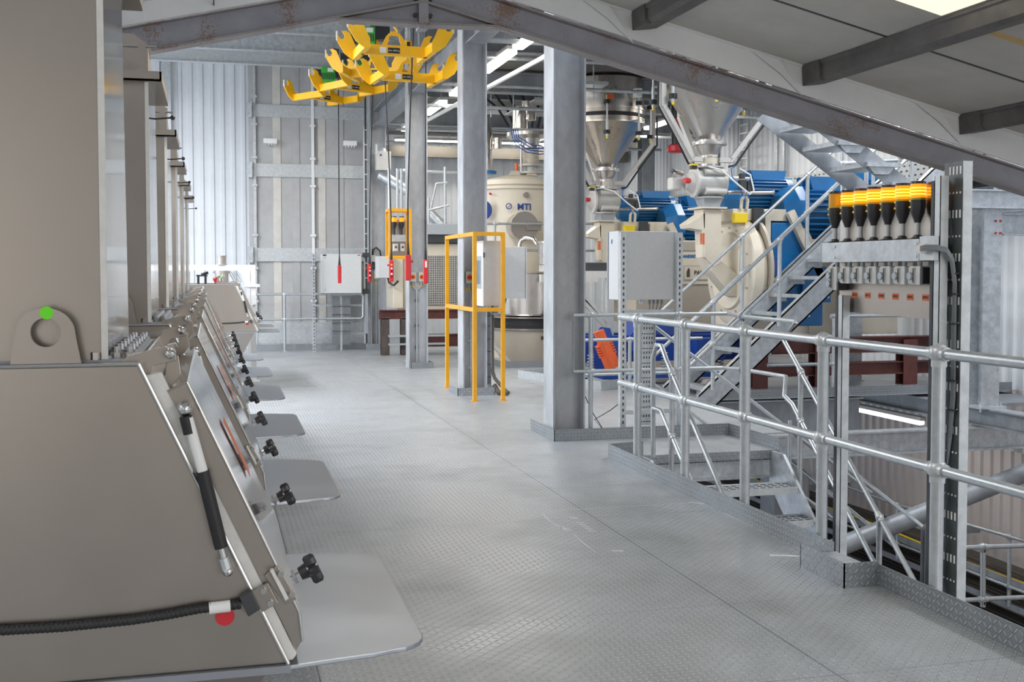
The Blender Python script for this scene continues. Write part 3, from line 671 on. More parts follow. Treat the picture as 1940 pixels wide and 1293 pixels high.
# two near sign posts: plain strut, open side to the viewer
for x, y, z1, lab in ((3.10, 5.14, 1.33, 'light metal post carrying the far end of the beacon panel'), (3.10, 4.353, 1.87, 'light metal post carrying the near end of the beacon panel')):
    t = thing('sign_post', lab, 'post', (x, y, -0.02))
    mb = MB(); mb.box(x - 0.021, x - 0.018, y - 0.021, y + 0.021, -0.6, z1); mb.box(x - 0.021, x + 0.021, y - 0.021, y - 0.018, -0.6, z1); mb.box(x - 0.021, x + 0.021, y + 0.018, y + 0.021, -0.6, z1); mb.build('channel', galvl, t, smooth=False)
    mb = MB(); mb.box(x - 0.022, x + 0.018, y + 0.023, y + 0.045, -0.6, z1 - 0.02); mb.build('rubber_edge', dark, t, smooth=False)
bp_ = thing('number_board', 'stainless back panel with orange number labels below the amber beacons', 'panel', (3.14, 4.85, 1.23))
mb = MB(); mb.prism([(5.24, 1.245), (5.24, 1.50), (5.24, 1.80), (4.44, 1.86), (4.38, 1.86), (4.38, 1.235)], 3.134, 3.138, 'x'); mb.build('plate', steel, bp_, smooth=False)
mb = MB()
for y, z in ((5.20, 1.27), (4.44, 1.265), (4.43, 1.83)): mb.cyl((3.134, y, z), (3.128, y, z), 0.007, n=8)
mb.build('screw', bolt, bp_)
PY = [4.512 + i * 0.1175 for i in range(7)]
for i, s in enumerate(('HP03', 'HP05', 'HP07', 'HP09', 'HP11', 'HP13', 'HP15')):
    y = PY[i] - 0.004; z = 1.332 if i < 6 else 1.302
    mb = MB(); mb.box(3.1325, 3.134, y - 0.024, y + 0.024, z - 0.015, z + 0.015); mb.build('label', tagor, bp_, smooth=False)
    text(s, 0.019, (3.132, y, z), FX, blackink, bp_, 'lettering')
# control stations in a row
for i in range(7):
    y = PY[i]; lowone = i == 6
    z0 = 1.39 if not lowone else 1.355
    lab = 'grey push button box below the beacons, %s' % ('nearest, with black end cap', 'second from the near post', 'third from the near post', 'fourth from the near post', 'fifth from the near post', 'sixth from the near post', 'last and lowest, with two buttons')[i]
    t = thing('push_button_box', lab, 'push button', (3.09, y, z0), 'push button boxes under the beacon trunking')
    mb = MB(); mb.box(3.078, 3.133, y - 0.04, y + 0.04, z0, 1.475); mb.build('enclosure', greyp, t, smooth=False, bevel=0.003)
    mb = MB(); mb.box(3.072, 3.078, y - 0.005, y + 0.038, z0 + 0.005, 1.47); mb.build('cover', greyv, t, smooth=False)
    mb = MB(); mb.cyl((3.072, y + 0.018, 1.43), (3.060, y + 0.018, 1.43), 0.017, n=20)
    if lowone: mb.cyl((3.072, y + 0.018, 1.388), (3.060, y + 0.018, 1.388), 0.017, n=20)
    mb.build('button', greyb, t)
    mb = MB(); mb.box(3.070, 3.0722, y - 0.002, y + 0.004, z0 + 0.01, 1.465); mb.build('slot', dark, t, smooth=False)
    mb = MB(); mb.cyl((3.105, y, 1.475), (3.105, y, 1.50), 0.011); mb.build('conduit', galvl, t)
    if i in (0, 6):
        mb = MB(); mb.box(3.076, 3.133, y - 0.062 if i == 0 else y - 0.06, y - 0.041, 1.395 if i == 0 else 1.355, 1.47 if i == 0 else 1.40); mb.build('end_cap', plast, t, smooth=False, bevel=0.004)
tk = thing('metal_trunking', 'galvanised metal trunking box that carries the seven amber beacons', 'trunking', (3.09, 4.95, 1.5))
mb = MB(); mb.box(3.05, 3.13, 4.442, 5.275, 1.497, 1.597); mb.build('box', galv, tk, smooth=False, bevel=0.002)
mb = MB(); mb.box(3.052, 3.076, 4.335, 4.440, 1.50, 1.607); mb.build('end_box', galvl, tk, smooth=False)
mb = MB()
for y in (5.15, 4.46):
    for z in (1.52, 1.575): mb.cyl((3.052, y, z), (3.046, y, z), 0.006, n=8)
mb.build('screw', bolt, tk)
mb = MB(); mb.cyl((3.052, 4.40, 1.552), (3.030, 4.395, 1.552), 0.024, n=6); mb.cyl((3.030, 4.395, 1.552), (3.018, 4.39, 1.552), 0.017, n=14); mb.build('cable_gland', white, tk)
for i in range(7):
    y = PY[i]; on = i < 6
    b = thing('beacon_light', ('%s amber beacon on the trunking, lit' % ('nearest', 'second', 'third', 'fourth', 'fifth', 'sixth')[i]) if on else 'farthest amber beacon on the trunking, dim', 'beacon', (3.09, y, 1.6), 'amber beacons in a row on the trunking')
    mb = MB(); mb.lathe([(0.038, 0), (0.038, 0.004), (0.022, 0.008), (0.020, 0.016), (0.014, 0.018), (0.014, 0.02)], (3.09, y, 1.597), 20); mb.build('base', plast, b)
    mb = MB(); mb.cyl((3.09, y, 1.612), (3.09, y, 1.680), 0.0125, n=16); mb.build('stem', galvl, b)
    mb = MB(); mb.lathe([(0.014, 1.672), (0.018, 1.685), (0.030, 1.715), (0.0345, 1.745), (0.0345, 1.775)], (3.09, y, 0), 24); mb.build('body', plast, b)
    mb = MB(); mb.lathe([(0.0345, 1.775), (0.0345, 1.784)], (3.09, y, 0), 24); mb.build('collar', mat('collar_yellow', (0.55, 0.42, 0.02), 0, 0.3) if 'collar_yellow' not in MATS else MATS['collar_yellow'], b)
    mb = MB(); mb.lathe([(0.0338, 1.784), (0.0338, 1.846)], (3.09, y, 0), 24); ln = mb.build('lens', amber if on else amberoff, b)
    if on:
        mb = MB()
        for z in (1.797, 1.811, 1.825): mb.lathe([(0.0345, z), (0.0345, z + 0.006)], (3.09, y, 0), 24)
        q = mb.build('led_ring', amberhot, b)
    mb = MB(); mb.lathe([(0.0345, 1.846), (0.0345, 1.853), (0.032, 1.858)], (3.09, y, 0), 24); mb.build('cap', plast, b)
    mb = MB(); mb.box(3.0555, 3.058, y + 0.003, y + 0.017, 1.766, 1.775); mb.box(3.0555, 3.058, y + 0.003, y + 0.017, 1.738, 1.747); mb.build('yellow_mark', yellowl, b, smooth=False)
# vertical cable ladder beside the near post
cl = thing('vertical_cable_tray', 'tall dark slotted cable tray with light flanges at the right of the beacons', 'cable tray', (3.14, 4.28, -0.6))
mb = MB(); mb.box(3.147, 3.150, 4.272, 4.40, -0.6, 1.93); tb_ = mb
mb = MB(); mb.box(3.147, 3.192, 4.268, 4.272, -0.6, 1.93); mb.box(3.188, 3.192, 4.272, 4.285, -0.6, 1.93); mb.build('near_flange', galvl, cl, smooth=False)
mb = MB(); mb.box(3.147, 3.19, 4.40, 4.404, -0.6, 1.90); mb.build('far_flange', greyb, cl, smooth=False)
mb = tb_; mb.mark()
for k in range(26):
    z = -0.5 + k * 0.095
    for j in range(4):
        y = 4.283 + j * 0.024
        if k % 2: mb.box(3.1455, 3.1472, y, y + 0.010, z, z + 0.035)
        else: mb.cyl((3.1455, y + 0.005, z + 0.015), (3.1472, y + 0.005, z + 0.015), 0.005, n=8)
mb.build('tray_back', [trayd, white], cl, smooth=False)
ck = thing('cable_bundle', 'bundle of grey cables from the trunking gland down the dark tray', 'cable', (3.13, 4.3, 0.9))
for j in range(9):
    a = (j % 3 - 1) * 0.008; c = (j // 3 - 1) * 0.008
    pts = [(3.022, 4.388, 1.552 + c), (3.03 + a, 4.35, 1.556 + c), (3.05, 4.32 + a, 1.556 + c), (3.09, 4.305 + a, 1.545 + c), (3.12, 4.302 + a, 1.50 + c), (3.135, 4.300 + a, 1.40), (3.137, 4.305 + a * 1.3, 1.2), (3.137, 4.303 + a * 1.3, 0.9), (3.137, 4.32 + a, 0.72), (3.138, 4.345, 0.62 - j * 0.01)]
    mb = MB(); mb.tube(pts, 0.0048, 6); mb.build('cable', cableg, ck)
mb = MB()
for z in (1.44, 1.35, 1.22, 1.09, 0.97, 0.84): mb.box(3.126, 3.146, 4.28, 4.33, z, z + 0.006)
mb.build('cable_tie', rubber, ck, smooth=False)

# ================================================================ BAG STATIONS
# side profile of one station in the X-Z plane
BODY = [(-0.95, 1.284), (-0.131, 1.284), (0.130, 0.712), (-0.95, 0.712)]
def star_knob(t, base, d, name='knob'):
    base = Vector(base); d = Vector(d).normalized()
    mb = MB(); mb.cyl(base, base + d * 0.022, 0.0055, n=10)
    mb.cyl(base + d * 0.004, base + d * 0.010, 0.014, n=6); mb.build('knob_stud', bolt, t)
    mb = MB(); f, u, v = mb.frame(d)
    c0 = base + d * 0.018
    mb.cyl(c0, c0 + d * 0.020, 0.013, 0.016, n=16)
    rings = []
    for s, k in ((0.016, 0.86), (0.020, 1.0), (0.034, 1.0), (0.038, 0.84)):
        ring = []
        for i in range(40):
            a = 2 * PI * i / 40; r = 0.0245 + 0.0065 * math.cos(5 * a); r *= k
            ring.append(c0 + d * s + u * r * math.cos(a) + v * r * math.sin(a))
        rings.append(ring)
    mb.ring_loft(rings); mb.build(name, plast, t)
def station(lbl, X, Y, chute=True, W=0.90):
    """everything measured from the near side plate at y = Y"""
    t = thing('bag_station', lbl, 'hopper station', (X - 0.4, Y, 0))
    o = lambda pts: [(a + X, z) for a, z in pts]
    mb = MB(); mb.prism(o(BODY), Y, Y + W, 'y'); mb.build('body', steel, t, smooth=False, bevel=0.003)
    # folded weld rim under the body and the discharge hopper
    mb = MB(); mb.box(X - 0.95, X + 0.135, Y - 0.012, Y + W + 0.012, 0.698, 0.712); mb.build('lower_rim', shelfm, t, smooth=False)
    mb = MB(); mb.ring_loft([[V(X - 0.90, Y + 0.03, 0.70), V(X + 0.10, Y + 0.03, 0.70), V(X + 0.10, Y + W - 0.03, 0.70), V(X - 0.90, Y + W - 0.03, 0.70)],
                             [V(X - 0.55, Y + 0.32, 0.02), V(X - 0.25, Y + 0.32, 0.02), V(X - 0.25, Y + W - 0.32, 0.02), V(X - 0.55, Y + W - 0.32, 0.02)]])
    mb.build('discharge_hopper', steel, t, smooth=False)
    # bag shelf with rounded corners
    pts = [(0.10, 0.0), (0.30, 0.035)]
    for a in range(6): th = -PI / 2 + a * PI / 10; pts.append((X * 0 + 0.345 + 0.065 * math.cos(th), 0.125 + 0.075 * math.sin(th)))
    for a in range(6): th = a * PI / 10; pts.append((0.350 + 0.065 * math.cos(th), 0.76 + 0.07 * math.sin(th)))
    pts += [(0.30, W - 0.045), (0.10, W - 0.02)]
    mb = MB(); mb.prism([(X + a, Y + b) for a, b in pts], 0.697, 0.706, 'z'); mb.build('bag_shelf', shelfm, t, smooth=False, bevel=0.002)
    # gasket strip between body and lid
    for y in (Y + 0.004, Y + W - 0.029):
        mb = MB(); mb.prism(o([(-0.122, 1.264), (-0.092, 1.270), (0.148, 0.727), (0.140, 0.716), (0.129, 0.716)]), y, y + 0.025, 'y'); mb.build('gasket', gasket, t, smooth=False, bevel=0.003)
    mb = MB(); mb.tube([(X - 0.131, Y - 0.001, 1.286), (X + 0.131, Y - 0.001, 0.712)], 0.0042, 8); mb.build('edge_highlight', bolt, t)  # bright tubes added along the body edges to stand for highlights
    mb = MB(); mb.tube([(X - 0.95, Y - 0.001, 1.285), (X - 0.131, Y - 0.001, 1.286)], 0.0035, 8); mb.build('edge_highlight', bolt, t)
    mb = MB(); mb.tube([(X - 0.131, Y - 0.001, 1.286), (X - 0.131, Y + W, 1.286)], 0.004, 8); mb.build('edge_highlight', bolt, t)
    mb = MB(); mb.tube([(X - 0.047, Y, 1.251), (X + 0.152, Y, 0.809), (X + 0.158, Y, 0.753)], 0.0028, 8); mb.build('lid_edge', bolt, t)
    # lid: folded sheet, open towards the body
    lid_side = [(-0.081, 1.235), (-0.047, 1.250), (0.152, 0.809), (0.157, 0.753), (0.146, 0.735)]
    mb = MB(); mb.prism(o([(-0.047, 1.252), (-0.043, 1.250), (0.156, 0.809), (0.160, 0.752), (0.156, 0.750), (0.152, 0.807)]), Y + 0.001, Y + W - 0.001, 'y')
    lid = mb.build('lid', mirror, t, smooth=False, bevel=0.0008)
    for y in (Y + 0.002, Y + W - 0.005):
        mb = MB(); mb.prism(o(lid_side), y, y + 0.003, 'y'); q = mb.build('lid_flange', steel, None, smooth=False); loc = Vector(q.location); q.parent = lid; q.location = loc - Vector(t.location)
    mb = MB(); mb.prism(o([(-0.081, 1.237), (-0.081, 1.233), (-0.047, 1.248), (-0.047, 1.252)]), Y + 0.001, Y + W - 0.001, 'y'); q = mb.build('lid_fold', mirror, None, smooth=False); loc = Vector(q.location); q.parent = lid; q.location = loc - Vector(t.location)
    # orange reflection on the lid face, painted as a flat patch
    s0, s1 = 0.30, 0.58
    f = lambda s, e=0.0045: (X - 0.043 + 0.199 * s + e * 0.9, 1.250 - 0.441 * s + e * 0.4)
    mb = MB(); mb.prism([f(s0), f(s1), f(s1, 0.0052), f(s0, 0.0052)], Y + 0.42, Y + 0.53, 'y'); q = mb.build('orange_reflection', tagor, None, smooth=False); loc = Vector(q.location); q.parent = lid; q.location = loc - Vector(t.location)
    # hinge arms
    for y in (Y + 0.02, Y + W - 0.06):
        mb = MB(); mb.prism(o([(-0.165, 1.286), (-0.150, 1.300), (-0.085, 1.316), (-0.066, 1.306), (-0.066, 1.290), (-0.105, 1.280), (-0.118, 1.255), (-0.135, 1.262)]), y, y + 0.006, 'y')
        mb.prism(o([(-0.082, 1.300), (-0.062, 1.296), (-0.058, 1.262), (-0.075, 1.240), (-0.098, 1.232), (-0.106, 1.246), (-0.086, 1.262)]), y + 0.012, y + 0.018, 'y'); mb.build('hinge', steel, t, smooth=False, bevel=0.001)
        mb = MB(); mb.cyl((X - 0.076, y - 0.012, 1.303), (X - 0.076, y + 0.03, 1.303), 0.009, n=10); mb.sph((X - 0.076, y - 0.014, 1.303), 0.010, 10); mb.build('hinge_bolt', bolt, t)
    # gas strut
    y = Y - 0.016
    g = MB(); g.cyl((X - 0.046, y, 1.187), (X - 0.020, y, 1.085), 0.0095, n=14); strut = g.build('gas_strut', white, t)
    def sub(mb, nm, m):
        q = mb.build(nm, m, None); loc = Vector(q.location); q.parent = strut; q.location = loc - Vector(t.location) - Vector(strut.location)
    mb = MB(); mb.cyl((X - 0.050, y, 1.190), (X - 0.043, y, 1.158), 0.0112, n=14); sub(mb, 'strut_collar', rubber)
    mb = MB(); mb.cyl((X - 0.021, y, 1.088), (X + 0.011, y, 0.945), 0.0125, n=14); sub(mb, 'strut_cylinder', rubber)
    mb = MB(); mb.cyl((X + 0.010, y, 0.946), (X + 0.020, y, 0.906), 0.005, n=8); mb.cyl((X + 0.014, y, 0.925), (X + 0.021, y, 0.902), 0.009, n=8); sub(mb, 'strut_rod', galvl)
    mb = MB(); mb.sph((X - 0.051, y, 1.204), 0.0135, 12); mb.cyl((X - 0.051, y, 1.204), (X - 0.051, Y + 0.01, 1.204), 0.006, n=8); sub(mb, 'strut_ball', bolt); mb = MB(); mb.sph((X + 0.022, y, 0.900), 0.010, 12); mb.cyl((X + 0.022, y, 0.900), (X + 0.022, Y, 0.900), 0.006, n=8); sub(mb, 'strut_ball', bolt)
    # latch bracket, position switch, cable
    for yy in ((Y - 0.006,)):
        mb = MB(); mb.prism(o([(0.088, 0.884), (0.112, 0.903), (0.148, 0.836), (0.128, 0.826)]), yy, yy + 0.005, 'y'); mb.prism(o([(0.064, 0.857), (0.094, 0.872), (0.113, 0.832), (0.083, 0.817)]), yy - 0.006, yy, 'y'); mb.build('latch_bracket', steel, t, smooth=False, bevel=0.001)
        for a, z in ((0.118, 0.888), (0.138, 0.848), (0.086, 0.858), (0.098, 0.834)): mb = MB(); mb.cyl((X + a, yy - 0.012, z), (X + a, yy, z), 0.0058, n=10); mb.build('latch_screw', bolt, t)
        mb = MB(); mb.prism(o([(0.098, 0.897), (0.103, 0.900), (0.132, 0.842), (0.126, 0.838)]), yy - 0.014, yy - 0.002, 'y'); mb.build('latch_tongue', gasket, t, smooth=False)
    mb = MB(); mb.prism(o([(0.042, 0.850), (0.064, 0.862), (0.080, 0.826), (0.058, 0.813)]), Y - 0.022, Y, 'y'); mb.build('position_switch', dark, t, smooth=False, bevel=0.002)
    mb = MB(); pts = [(-0.80, 0.80), (-0.60, 0.812), (-0.371, 0.820), (-0.266, 0.818), (-0.148, 0.821), (-0.085, 0.826), (-0.027, 0.833), (0.02, 0.834), (0.05, 0.836)]
    # corrugated conduit: alternate radii
    P3 = []
    for (a, b), (c, d) in zip(pts, pts[1:]):
        n = max(2, int(math.hypot(c - a, d - b) / 0.004)) if chute and Y < 6 else 3
        for k in range(n): P3.append(Vector((X + a + (c - a) * k / n, Y - 0.012, b + (d - b) * k / n)))
    rings = [];
    for i, p in enumerate(P3):
        r = (0.0098 if i % 2 else 0.0082) if Y < 6 else 0.009
        rings.append([p + Vector((0, r * math.cos(2 * PI * k / 12), r * math.sin(2 * PI * k / 12))) for k in range(12)])
    mb.ring_loft(rings); mb.build('conduit', rubber, t)
    mb = MB(); mb.cyl((X - 0.012, Y - 0.012, 0.832), (X + 0.026, Y - 0.012, 0.834), 0.0108, n=14); mb.build('cable_marker', white, t)
    mb = MB(); mb.cyl((X + 0.016, Y - 0.003, 0.812), (X + 0.016, Y, 0.812), 0.0175, n=24); mb.build('red_sticker', red, t)
    star_knob(t, (X + 0.140, Y + 0.03, 0.866), (0.91, 0, 0.42))
    star_knob(t, (X + 0.140, Y + W - 0.12, 0.866), (0.91, 0, 0.42))
    # lifting eye with a hole and a green dot
    rings = []
    for y in (Y + 0.002, Y + 0.012):
        out = [(-0.347, 1.285), (-0.340, 1.330)] + [(-0.288 + 0.049 * math.cos(a), 1.345 + 0.044 * math.sin(a)) for a in [PI * (1 - k / 12) for k in range(13)]] + [(-0.236, 1.325), (-0.228, 1.285)]
        rings.append(out)
    n = 32; c = (-0.287, 1.345)
    hole = [(c[0] + 0.026 * math.cos(2 * PI * k / n), c[1] + 0.026 * math.sin(2 * PI * k / n)) for k in range(n)]
    def ray_out(k):
        a = 2 * PI * k / n; dx, dz = math.cos(a), math.sin(a); best = 0.2; P = rings[0]
        for (x1, z1), (x2, z2) in zip(P, P[1:] + P[:1]):
            ex, ez = x2 - x1, z2 - z1; den = dx * ez - dz * ex
            if abs(den) < 1e-9: continue
            tt = ((x1 - c[0]) * ez - (z1 - c[1]) * ex) / den; uu = ((x1 - c[0]) * dz - (z1 - c[1]) * dx) / den
            if tt > 0 and 0 <= uu <= 1: best = min(best, tt)
        return (c[0] + dx * best, c[1] + dz * best)
    outer = [ray_out(k) for k in range(n)]
    mb = MB(); A = [[mb.bm.verts.new((X + p[0], y, p[1])) for p in L] for y in (Y + 0.002, Y + 0.012) for L in (outer, hole)]
    for k in range(n):
        j = (k + 1) % n
        mb.bm.faces.new((A[0][k], A[0][j], A[1][j], A[1][k])); mb.bm.faces.new((A[2][k], A[3][k], A[3][j], A[2][j]))
        mb.bm.faces.new((A[0][k], A[2][k], A[2][j], A[0][j])); mb.bm.faces.new((A[1][k], A[1][j], A[3][j], A[3][k]))
    mb.build('lifting_eye', steel, t, smooth=False)
    mb = MB(); mb.cyl((X - 0.285, Y + 0.0015, 1.380), (X - 0.285, Y + 0.002, 1.380), 0.0115, n=24); mb.build('green_dot', greens, t)
    if chute:
        x0, x1 = X - 0.62, X - 0.187
        mb = MB(); mb.box(x0 - 0.02, x1 + 0.05, Y + 0.03, Y + 0.66, 1.284, 1.292); mb.build('chute_flange', shelfm, t, smooth=False)
        mb = MB(); mb.box(x0, x1, Y + 0.038, Y + 0.043, 1.292, 2.04); mb.build('front_plate', steel, t, smooth=False)
        mb = MB(); mb.ring_loft([[V(x0, Y + 0.045, 1.29), V(x1 - 0.0005, Y + 0.045, 1.29), V(x1 - 0.0005, Y + 0.60, 1.29), V(x0, Y + 0.60, 1.29)],
                                 [V(x0 + 0.01, Y + 0.045, 2.04), V(x1 - 0.0005, Y + 0.045, 2.04), V(x1 - 0.0005, Y + 0.52, 2.04), V(x0 + 0.01, Y + 0.52, 2.04)]]); mb.build('chute', mirror, t, smooth=False)
        mb = MB(); mb.box(x1 - 0.010, x1 + 0.0015, Y + 0.034, Y + 0.0375, 1.293, 2.04); mb.build('edge_rib', gasket, t, smooth=False)
        mb = MB(); mb.box(x0 - 0.03, X - 0.145, Y + 0.004, Y + 0.010, 2.040, 2.070); mb.box(x0 - 0.03, X - 0.145, Y + 0.004, Y + 0.56, 2.040, 2.046); mb.box(X - 0.151, X - 0.145, Y + 0.004, Y + 0.56, 2.046, 2.070); mb.build('chute_rim', steel, t, smooth=False)
        mb = MB(); mb.box(X - 0.215, X - 0.192, Y + 0.02, Y + 0.03, 2.07, 2.155); mb.prism(o([(-0.195, 2.07), (-0.19, 2.20), (-0.245, 2.24), (-0.30, 2.24), (-0.30, 2.07)]), Y + 0.30, Y + 0.304, 'y'); mb.prism([(Y + 0.03, 2.07), (Y + 0.03, 2.15), (Y + 0.52, 2.07)], X - 0.19, X - 0.186, 'x'); mb.build('hood_bracket', steel, t, smooth=False)
        mb = MB(); mb.cyl((X - 0.26, Y + 0.03, 2.148), (X - 0.16, Y + 0.03, 2.148), 0.004, n=8); mb.build('rod', bolt, t)
        if Y > 3: mb = MB(); mb.cyl((X - 0.20, Y + 0.50, 1.985), (X - 0.13, Y + 0.48, 1.99), 0.003, n=8); mb.sph((X - 0.128, Y + 0.48, 1.99), 0.0085, 12); mb.build('ball_handle', plast, t)
        near = Y < 4
        for i in range(7):
            yy = Y + 0.08 + i * 0.085
            for dx in ((0.014, 0.036) if near else (0.02,)):
                mb = MB(); mb.cyl((x1 + dx, yy, 1.292), (x1 + dx, yy, 1.302), 0.0105, n=6); mb.cyl((x1 + dx, yy, 1.302), (x1 + dx, yy, 1.313), 0.006, n=10); mb.build('flange_bolt', bolt, t)
        mb = MB(); mb.cyl((x1 - 0.02, Y + 0.036, 1.292), (x1 - 0.02, Y + 0.036, 1.306), 0.009, n=6); mb.build('flange_bolt', bolt, t)
    return t
NAMES = ('nearest polished steel bag station, filling the left foreground', 'second polished steel bag station from the viewer', 'third polished steel bag station from the viewer', 'fourth polished steel bag station from the viewer', 'fifth polished steel bag station from the viewer', 'sixth polished steel bag station, last before the white frame')
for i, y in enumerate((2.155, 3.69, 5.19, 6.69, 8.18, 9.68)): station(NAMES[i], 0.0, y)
station('brushed steel bag station inside the white frame, nearer one', 0.389, 14.11, False)
station('brushed steel bag station behind the white frame post, farther one', 0.389, 15.44, False)
# white frame around the two far stations
wf = thing('white_frame', 'white painted steel frame around the far bag stations', 'frame', (0.1, 15.3, 0))
for x in (-1.2, 0.512):
    for y in (15.2, 16.7):
        mb = MB(); mb.box(x - 0.035, x + 0.035, y, y + 0.07, 0.01, 1.53); mb.build('post', whitep, wf, smooth=False)
        mb = MB(); mb.box(x - 0.08, x + 0.08, y - 0.05, y + 0.12, 0, 0.01); mb.build('foot_plate', whitep, wf, smooth=False)
for y in (15.2, 16.7):
    mb = MB(); mb.box(-1.2, 0.477, y, y + 0.07, 1.46, 1.53); mb.build('top_beam', whitep, wf, smooth=False)
mb = MB(); mb.box(0.482, 0.542, 15.27, 16.7, 1.46, 1.53); mb.build('top_beam', whitep, wf, smooth=False)
mb = MB(); mb.prism([(0.30, 1.46), (0.477, 1.46), (0.477, 1.05), (0.44, 1.05), (0.44, 1.15), (0.41, 1.28), (0.36, 1.42)], 15.19, 15.21, 'y'); mb.build('gusset', whitep, wf, smooth=False)
for i in range(4):
    mb = MB(); mb.rect((0.30 - i * 0.03, 15.27 + i * 0.05, 1.44), (0.37 - i * 0.03, 15.27 + i * 0.05, 1.31), 0.012, 0.012); mb.rect((0.37 - i * 0.03, 15.27 + i * 0.05, 1.31), (0.16, 15.27 + i * 0.05, 1.29), 0.012, 0.012); mb.build('brace', galvl, wf, smooth=False)
mb = MB(); mb.box(0.40, 0.60, 15.18, 15.21, 1.24, 1.28); mb.prism([(0.49, 1.14), (0.55, 1.14), (0.555, 1.02), (0.50, 1.0)], 15.17, 15.2, 'y'); mb.build('bracket', whitep, wf, smooth=False)
mb = MB(); mb.lathe([(0.075, 1.53), (0.075, 1.54), (0.052, 1.545), (0.052, 1.63), (0.060, 1.635), (0.060, 1.65)], (0.12, 15.25, 0), 28); tag(mb.build('pipe_spout', silver), 'short shiny pipe spout on top of the white frame', 'pipe')
v = thing('butterfly_valve', 'small shiny valve with a red body under the white frame', 'valve', (0.12, 15.3, 1.2))
mb = MB(); mb.cyl((0.12, 15.3, 1.45), (0.12, 15.3, 1.42), 0.11, n=24); mb.cyl((0.15, 15.3, 1.42), (0.15, 15.3, 1.20), 0.055, n=20); mb.build('pipe', silver, v)
mb = MB(); mb.cyl((0.07, 15.25, 1.28), (0.03, 15.22, 1.36), 0.03, n=14); mb.build('actuator', red, v)
mb = MB(); mb.box(-0.20, -0.06, 15.25, 15.33, 1.38, 1.40); mb.box(-0.19, -0.16, 15.27, 15.3, 1.21, 1.38); mb.box(-0.10, -0.07, 15.27, 15.3, 1.21, 1.38); mb.cyl((-0.14, 15.28, 1.40), (-0.05, 15.28, 1.43), 0.02, n=10); mb.cyl((-0.42, 15.3, 1.42), (-0.30, 15.3, 1.42), 0.018, n=10); mb.build('clamp', plast, v)

# ================================================================ HOISTS AND SPREADERS
def spreader(lbl, x, y, z, a, s=1.0):
    t = thing('lifting_spreader', lbl, 'lifting beam', (x, y, z), 'yellow four point lifting beams under the hoists')
    L = 0.36 * s; A = 0.36 * s
    p = bpy.data.objects.new('k', None)
    def add(mb, nm, m, smooth=False):
        for v_ in mb.bm.verts:
            X_, Y_ = rot2(v_.co.x, v_.co.y, a); v_.co.x = X_ + x; v_.co.y = Y_ + y; v_.co.z += z
        return mb.build(nm, m, t, smooth=smooth)
    mb = MB(); mb.box(-L, L, -0.03, 0.03, -0.055, 0.055); add(mb, 'main_beam', yellow)
    for sx in (-1, 1):
        mb = MB(); mb.box(sx * L - 0.03, sx * L + 0.03, -A, A, -0.055, 0.045); add(mb, 'cross_arm', yellow)
        for sy in (-1, 1):
            out = [(-0.03, -0.055), (0.03, -0.055), (0.12, 0.01), (0.20, 0.14), (0.215, 0.22), (0.20, 0.235), (0.188, 0.20), (0.165, 0.165), (0.130, 0.170), (0.118, 0.205), (0.135, 0.235), (0.15, 0.25), (0.11, 0.262), (0.06, 0.235), (0.0, 0.10), (-0.03, 0.045)]
            pts = [(sx * (L + px), pz) for px, pz in out]
            mb = MB(); mb.prism(pts, sy * A - 0.008, sy * A + 0.008, 'y'); hp = add(mb, 'hook_plate', yellow)
            mb = MB(); mb.box(sx * (L + 0.197), sx * (L + 0.212), sy * A - 0.012, sy * A + 0.012, 0.15, 0.25); add(mb, 'latch', gasket)
    n = 20
    rg = []
    mb = MB()
    for sx in (-1, 1): mb.prism([(sx * 0.14, 0.05), (sx * 0.085, 0.05), (sx * 0.055, 0.11), (sx * 0.055, 0.15), (0, 0.175), (0, 0.215), (sx * 0.06, 0.185), (sx * 0.09, 0.15)], -0.01, 0.01, 'y')
    add(mb, 'lifting_lug', yellow)
    mb = MB(); mb.box(-0.075, 0.055, -0.0315, -0.0302, -0.032, 0.028); add(mb, 'black_label', blackink)
    mb = MB(); mb.box(-0.165, -0.095, -0.0315, -0.0302, -0.035, 0.030); add(mb, 'white_label', white)
    X_, Y_ = rot2(-0.01, -0.0322, a)
    text('max. 2000 kg', 0.022, (x + X_, y + Y_, z - 0.002), (PI / 2, 0, a), white, t)
    # hook, hook block
    mb = MB(); mb.tube([(0.0, 0, 0.30), (0.0, 0, 0.255), (0.03, 0, 0.225), (0.03, 0, 0.185), (0, 0, 0.165), (-0.028, 0, 0.185), (-0.03, 0, 0.205)], 0.012, 10); add(mb, 'hook', yellow, True)
    mb = MB(); mb.ring_loft([[V(0.055 * k * math.cos(q), 0.035 * k * math.sin(q), h) for q in [2 * PI * i / 16 for i in range(16)]] for k, h in ((0.4, 0.29), (0.85, 0.31), (1, 0.34), (1, 0.42), (0.8, 0.44))]); add(mb, 'hook_block', yellow, True)
    mb = MB(); mb.box(-0.02, 0.02, -0.040, -0.030, 0.33, 0.42); add(mb, 'block_label', blackink)
    return t
def chain(mb, x, y, z0, z1, pitch=0.03):
    n = int((z1 - z0) / pitch)
    for i in range(n):
        z = z0 + i * pitch; w = 0.009
        pts = [(0, z), (w, z + 0.008), (w, z + pitch), (0, z + pitch + 0.008), (-w, z + pitch), (-w, z + 0.008), (0, z)]
        mb.tube([(x + (a if i % 2 else 0), y + (0 if i % 2 else a), b) for a, b in pts], 0.0035, 5)
